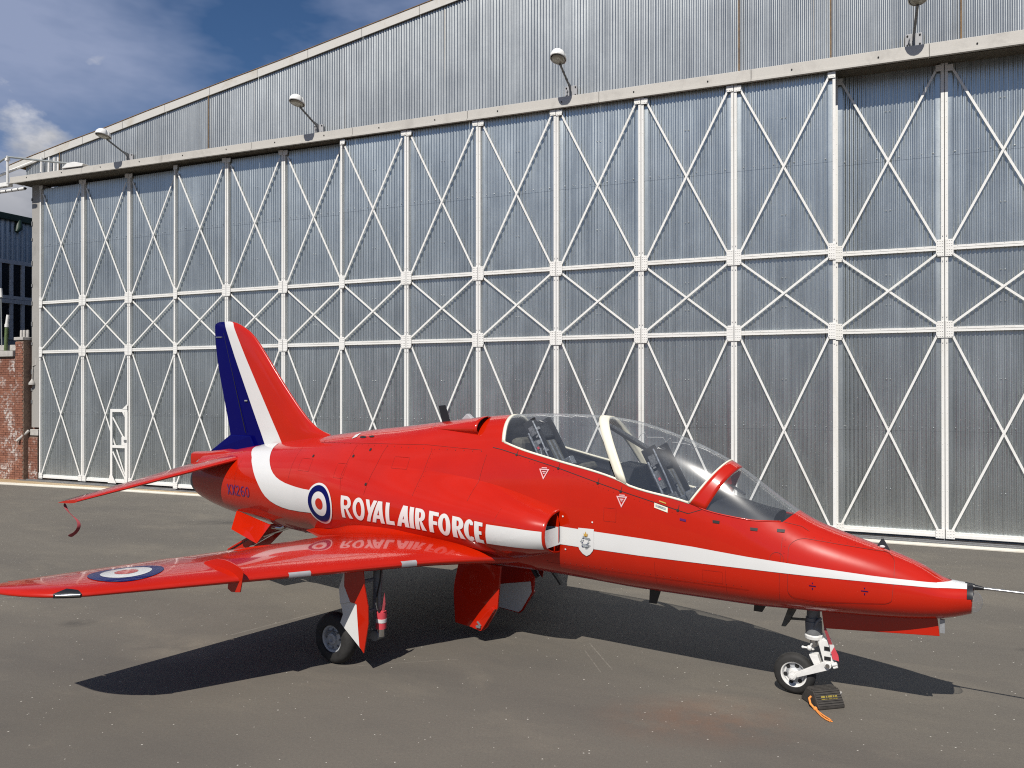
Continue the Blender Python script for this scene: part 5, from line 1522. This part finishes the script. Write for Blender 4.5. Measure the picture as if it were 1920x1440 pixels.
# ---- undercarriage
def tyre(p, c, ax, r, w_, ri):
    prof = []
    for i in range(15):
        a = math.pi * (i / 14.0) * 1.0
        prof.append((-w_ / 2 * math.cos(a) * (1 if True else 1), ri + (r - ri) * min(1.0, (math.sin(a)) ** .55)))
    prof = [(-w_ * .36, ri - .01)] + prof + [(w_ * .36, ri - .01)]
    p.lathe(prof, c, ax, 40, close=True)
    return p
def main_gear(sd_):
    c = V(4.545, sd_ * 1.805, .278); ax = Vector((0, -sd_, 0))
    p = MB(); p.lathe([(-.07, .15), (.055, .158), (.066, .150), (.058, .128), (.04, .118), (.046, .085), (.05, .065), (.072, .058), (.076, .035), (.062, .026), (.062, .002)], c, ax, 36)
    wh = p.build('main_wheel', M['hubgrey'], jet, True, 40)
    p = MB()
    for k in range(8):
        a = 2 * math.pi * k / 8; p.lathe([(0, .012), (.012, .010)], c + ax * .043 + Vector((math.cos(a), 0, math.sin(a))) * .10, ax, 8)
    p.tube([c + ax * .07 + Vector((math.cos(R(a_)) * .088, 0, math.sin(R(a_)) * .088)) for a_ in range(40, 171, 26)], .008, 6)
    p.build('wheel_bolts', M['geargrey'], wh)['kind'] = 'stuff'
    tyre(MB(), c, ax, .28, .17, .155).build('tyre', M['rubber'], wh, True, 40) if False else None
    p = MB(); tyre(p, c, ax, .28, .172, .155); p.build('tyre', M['rubber'], wh, True, 40)
    p = MB(); yl = sd_ * 1.64
    p.tube([V(4.08, yl, 1.16), V(4.10, yl, .62)], .052, 14); p.tube([V(4.10, yl, .62), V(4.10, yl, .40)], .040, 14); p.tube([V(4.085, yl - .06, .34), V(4.085, yl + .06, .34)], .055, 14)
    p.hexa([V(4.05, yl + .035, .30), V(4.05, yl - .035, .30), V(4.10, yl - .035, .40), V(4.10, yl + .035, .40), V(4.54, yl + .03, .25), V(4.54, yl - .03, .25), V(4.56, yl - .03, .31), V(4.56, yl + .03, .31)])
    p.tube([V(4.545, sd_ * 1.62, .278), V(4.545, sd_ * 1.80, .278)], .03, 12)
    leg = p.build('main_gear_leg', M['geargrey'], jet, True, 40)
    p = MB(); p.tube([V(4.03, yl, .60), V(4.04, yl, .42)], .058, 16); p.build('lock_sleeve', M['sleeve'], leg, True, 50)
    p = MB(); p.tube([V(4.033, yl, .53), V(4.036, yl, .49)], .0605, 16); p.build('sleeve_band', M['white'], leg, True, 50)
    p = MB(); p.tube([V(4.045, yl, .42), V(4.05, yl, .335)], .045, 14); p.build('leg_piston', M['steel'], leg, True, 50)
    p = MB(); p.tube([V(3.99, yl + sd_ * .05, 1.10), V(4.0, yl + sd_ * .06, .95), V(4.04, yl + sd_ * .06, .80), V(4.05, yl + sd_ * .05, .68), V(4.02, yl + sd_ * .05, .60)], .010, 6); p.build('brake_hose', M['dark'], leg, True, 50)
    p = MB(); p.prism([V(3.965, yl + sd_ * .03, .82), V(3.95, yl + sd_ * .03, .70), V(3.965, yl + sd_ * .03, .62), V(4.0, yl + sd_ * .03, .62)], (0, .006, 0)); p.build('warning_streamer', M['ribbonred'], leg)
    # two-part leg door, white behind and red in front
    yd = sd_ * 1.895
    p = MB(); p.prism([V(4.315, yd, 1.09), V(4.05, yd, 1.09), V(4.032, yd, .936), V(3.98, yd, .719), V(3.975, yd, .539), V(4.003, yd, .397), V(4.038, yd, .222), V(4.102, yd, .284), V(4.131, yd, .583), V(4.143, yd, .73), V(4.231, yd, .734), V(4.321, yd, .897)], (0, -sd_ * .018, 0)); ld = p.build('leg_door', M['red'], jet, bevel=0.003)
    p = MB(); p.prism([V(4.318, yd, 1.07), V(4.324, yd, .90), V(4.234, yd, .737), V(4.381, yd, .694), V(4.40, yd, .86)], (0, -sd_ * .018, 0)); p.build('white_door_panel', M['white'], ld, bevel=0.003)
    y2 = yd - sd_ * .012
    p = MB(); p.prism([V(4.234, y2, .735), V(4.146, y2, .73), V(4.133, y2, .583), V(4.104, y2, .284), V(4.062, y2, .235), V(4.321, y2, .43), V(4.393, y2, .489), V(4.351, y2, .584), V(4.383, y2, .694)], (0, -sd_ * .018, 0)); p.build('white_door_panel', M['white'], ld, bevel=0.003)
    p = MB(); p.tube([V(4.10, yl, .62), V(4.12, yd, .62)], .02, 8); p.tube([V(4.10, yl, .95), V(4.15, yd, .95)], .02, 8); p.build('door_link', M['geargrey'], ld, True, 40)['kind'] = 'stuff'
    # inboard door under the body
    yb = sd_ * .40
    pts = [(3.87, .95), (3.94, .68), (3.953, .545), (3.928, .185), (3.52, .150), (3.465, .195), (3.315, .445), (3.265, .95)]
    p = MB(); p.prism([V(a, yb, b) for a, b in pts], (0, -sd_ * .03, 0)); d = p.build('inboard_gear_door', M['red'], jet, bevel=0.006)
    p = MB(); p.prism([V(a, yb - sd_ * .001, b) for a, b in [(3.945, .46), (3.92, .195), (3.53, .165), (3.485, .205), (3.335, .445), (3.35, .58)]], (0, sd_ * .004, 0)); p.build('door_inner_panel', M['white'], d)
    p = MB()
    p.prism([V(3.64, yb + sd_ * .031, .178), V(3.515, yb + sd_ * .031, .158), V(3.325, yb + sd_ * .031, .44), V(3.36, yb + sd_ * .031, .47)], (0, -sd_ * .05, 0)); p.build('door_lip', M['red'], d, bevel=0.006)
    p = MB(); p.box(-3.57, -3.51, -(yb + sd_ * .09) - .015, -(yb + sd_ * .09) + .015, .20, .225); p.bar(V(3.51, yb + sd_ * .09, .222), V(3.56, yb + sd_ * .09, .27), .015, .015); p.build('door_hook', M['geargrey'], d)
for sd_ in (1, -1): main_gear(sd_)
p = MB(); p.bar(V(2.95, -.1, .93), V(2.78, -.15, .68), .09, .02); p.tube([V(3.05, .1, .92), V(2.95, .12, .80)], .03, 8); p.build('belly_fairing_jack', M['dark'], jet)['kind'] = 'stuff'

# nose gear
ax = Vector((0, -1, 0)); c = V(.062, 0, .2)
p = MB(); p.lathe([(-.05, .12), (.046, .132), (.056, .126), (.05, .112), (.028, .104), (.022, .075), (.03, .055), (.05, .045), (.054, .02), (.04, .002)], c, ax, 36); nw = p.build('nose_wheel', M['gearwhite'], jet, True, 40)
p = MB(); tyre(p, c, ax, .2, .125, .128); p.build('tyre', M['rubber'], nw, True, 40)
p = MB(); p.lathe([(.0295, .103), (.0235, .090), (.0235, .074), (.0315, .057), (.027, .056), (.02, .09)], c, ax, 32, close=True); p.build('wheel_web', M['hubgrey'], nw, True, 40)
p = MB()
for k in range(6):
    a = 2 * math.pi * k / 6 + .2; p.lathe([(0, .021), (.004, .021)], c + ax * .0255 + Vector((math.cos(a), 0, math.sin(a))) * .085, ax, 10)
p.build('hub_hole', M['dark'], nw)['kind'] = 'stuff'
p = MB(); p.tube([V(-.115, 0, .95), V(-.115, 0, .78)], .062, 18); p.tube([V(-.115, 0, .78), V(-.115, 0, .745)], .072, 18); p.tube([V(-.115, 0, .745), V(-.12, 0, .615)], .078, 18); p.tube([V(-.12, 0, .615), V(-.12, 0, .58)], [.078, .05], 18)
p.tube([V(-.20, .06, .80), V(-.16, .08, .76), V(-.14, .07, .70)], .014, 8)
leg = p.build('nose_gear_leg', M['geargrey'], jet, True, 40)
p = MB(); p.tube([V(-.118, 0, .59), V(-.118, 0, .50)], .034, 14); p.build('leg_piston', M['steel'], leg, True, 50)
# white casting that drops forward to the pivot
p = MB()
p.lathe([(0, .085), (.035, .088), (.05, .070)], V(-.12, 0, .575), (0, 0, 1), 20)
p.hexa([V(-.205, .055, .585), V(-.145, .055, .585), V(-.145, -.055, .585), V(-.205, -.055, .585), V(-.205, .06, .625), V(-.12, .06, .62), V(-.12, -.06, .62), V(-.205, -.06, .625)])
p.hexa([V(-.315, .062, .375), V(-.22, .062, .365), V(-.22, -.062, .365), V(-.315, -.062, .375), V(-.27, .055, .585), V(-.155, .055, .60), V(-.155, -.055, .60), V(-.27, -.055, .585)])
p.tube([V(-.262, .10, .36), V(-.262, -.10, .36)], .034, 14); p.tube([V(-.30, .085, .37), V(-.345, .085, .39)], .02, 8); p.tube([V(-.31, .085, .345), V(-.35, .085, .365)], .014, 8)
cast = p.build('torque_casting', M['gearwhite'], leg, bevel=0.005)
for z in (.40, .495):
    p = MB(); p.box(.225, .285, -.0665, -.060, z, z + .035); p.build('data_label', M['black'], cast)
p = MB(); p.tube([V(-.262, .101, .36), V(-.262, .112, .36)], .020, 12); p.build('pivot_pin', M['steel'], cast, True, 50)
# trailing arm from the pivot to the axle, on the near side, with shock unit behind the leg
p = MB()
p.hexa([V(.075, .095, .165), V(.075, .07, .165), V(-.27, .055, .315), V(-.27, .085, .315), V(.05, .095, .225), V(.05, .07, .225), V(-.245, .055, .40), V(-.245, .085, .40)])
p.tube([V(.062, .055, .2), V(.062, .125, .2)], .036, 16); p.tube([V(.062, .125, .2), V(.062, .132, .2)], .024, 12)
p.hexa([V(-.13, .06, .33), V(-.20, .06, .33), V(-.20, -.06, .33), V(-.13, -.06, .33), V(-.08, .05, .42), V(-.16, .05, .43), V(-.16, -.05, .43), V(-.08, -.05, .42)])
p.build('trailing_arm', M['gearwhite'], leg, bevel=0.007)
p = MB(); p.tube([V(-.10, .0, .54), V(-.105, .0, .46)], .020, 10); p.sphere(V(-.085, .045, .485), .026); p.tube([V(-.085, .045, .485), V(-.03, .05, .485)], .010, 8); p.sphere(V(-.025, .05, .485), .014); p.tube([V(-.085, .045, .485), V(-.11, .05, .535)], .010, 8); p.build('steering_link', M['gearwhite'], leg, True, 50)
p = MB(); p.prism([V(-.235, .075, .735), V(-.30, .075, .57), V(-.275, .075, .545), V(-.225, .075, .70)], (0, .004, 0)); p.build('warning_streamer', M['ribbonred'], leg)
p = MB(); p.prism([V(-.318, .08, .545), V(-.355, .08, .47), V(-.362, .08, .415), V(-.305, .08, .425), V(-.29, .08, .49)], (0, .004, 0)); p.build('streamer_end', M['sleeve'], leg)
p = MB(); p.prism([V(-.275, .078, .56), V(-.315, .078, .565), V(-.325, .078, .52), V(-.285, .078, .47)], (0, .003, 0)); p.build('streamer_band', M['white'], leg)
# bay doors
p = MB(); p.prism([V(-.20, .06, .875), V(-1.187, .055, .955), V(-1.204, .06, .795), V(-.225, .075, .708)], (0, .016, 0)); nd = p.build('nose_gear_door', M['red'], jet, bevel=0.004)
p = MB(); p.box(1.205, 1.245, -.07, -.045, .83, .95); p.build('door_hinge', M['alloy'], nd)
p = MB(); p.prism([V(.03, -.1, .87), V(.10, -.1, .87), V(.17, -.1, .67), V(.13, -.1, .67)], (0, -.20, 0)); p.bar(V(-.06, .03, .755), V(.11, .03, .74), .02, .02); p.build('rear_bay_door', M['seatfab'], jet)

# ------------------------------------------------------------------ chock, rope, streamer
def wpt(s, y, z):
    q = Matrix.Rotation(-0.558, 4, 'Z') @ Vector((-s, -y, z)); return q + Vector((2.868, 7.624, 0))
ck = empty('wheel_chock', (2.99, 7.40, 0), R(12)); tag(ck, 'black ribbed rubber wheel chock with yellow print beside the nose wheel', 'chock')
p = MB()
# prism of house-shaped section, length along local x
sec = [(-.145, 0), (.145, 0), (.145, .03), (.055, .150), (-.055, .150), (-.145, .03)]
p.prism([(-.14, a, b) for a, b in sec], (.28, 0, 0)); cb = p.build('chock_body', M['chock'], ck, bevel=0.012)
p = MB()
for k in range(7):
    u = (k + .5) / 7; y = -.145 + .09 * u; z = .03 + .12 * u
    p.bar((-.132, y - .003, z + .002), (.132, y - .003, z + .002), .010, .009, up=(0, -.8, .6))
for k in range(4): 
    y = -.045 + .03 * k; p.bar((-.132, y, .152), (.132, y, .152), .012, .008)
p.build('chock_rib', M['chock'], cb)['kind'] = 'stuff'
p = MB()
for k, (a, b) in enumerate([(-.085, -.045), (-.035, -.02), (-.01, .03), (.04, .055), (.062, .085)]):
    p.hexa([(a, -.107, .087), (b, -.107, .087), (b, -.110, .083), (a, -.110, .083), (a, -.094, .110 - .004 * (k % 2)), (b, -.094, .110), (b, -.098, .113), (a, -.098, .113)])
p.build('chock_lettering', M['yellow'], cb)['kind'] = 'stuff'
p = MB(); p.tube([(.14, -.02, .085), (.165, -.02, .085)], .022, 10); p.tube([(.165, -.02, .085), (.185, -.01, .09), (.18, .01, .075)], .016, 8); p.build('rope_knot', M['pale'], ck, True, 50)
p = MB(); p.tube([(-.14, -.02, .085), (-.165, -.03, .075), (-.172, -.06, .035), (-.165, -.12, .012)], .011, 8)
p.sphere((-.163, -.125, .014), .02)
lp_ = [(-.168, -.13, .012), (-.185, -.20, .010), (-.20, -.28, .010), (-.198, -.345, .010), (-.188, -.385, .010), (-.172, -.392, .010), (-.166, -.35, .010), (-.172, -.27, .010), (-.168, -.19, .010), (-.158, -.135, .012)]
p.tube(lp_, .0075, 8); p.build('rope_loop', M['orange'], ck, True, 60)

st = empty('streamer_ribbon'); tag(st, 'twisted dark red webbing streamer hanging from the starboard tailplane tip', 'streamer')
pts = [(9.50, 2.13, 1.405), (9.48, 2.13, 1.36), (9.42, 2.13, 1.30), (9.33, 2.12, 1.25), (9.22, 2.11, 1.20), (9.17, 2.10, 1.14), (9.19, 2.10, 1.07), (9.27, 2.10, 1.00), (9.36, 2.10, .965), (9.45, 2.09, .925)]
vs = []
for i, q in enumerate(pts):
    c = wpt(*q); a = .4 + 1.1 * i
    d = Vector((.75, .2, .45 * math.cos(a))); d.normalize(); d *= (.012, .026, .018, .008, .014, .022, .036, .032, .030, .040)[i]
    vs += [c + d, c - d]
o = mesh_obj('webbing', vs, [(2 * i, 2 * i + 1, 2 * i + 3, 2 * i + 2) for i in range(len(pts) - 1)], M['ribbonred'], st, True, 180)
thick(o, .003); sb = o.modifiers.new('smooth', 'SUBSURF'); sb.levels = 2; sb.render_levels = 2
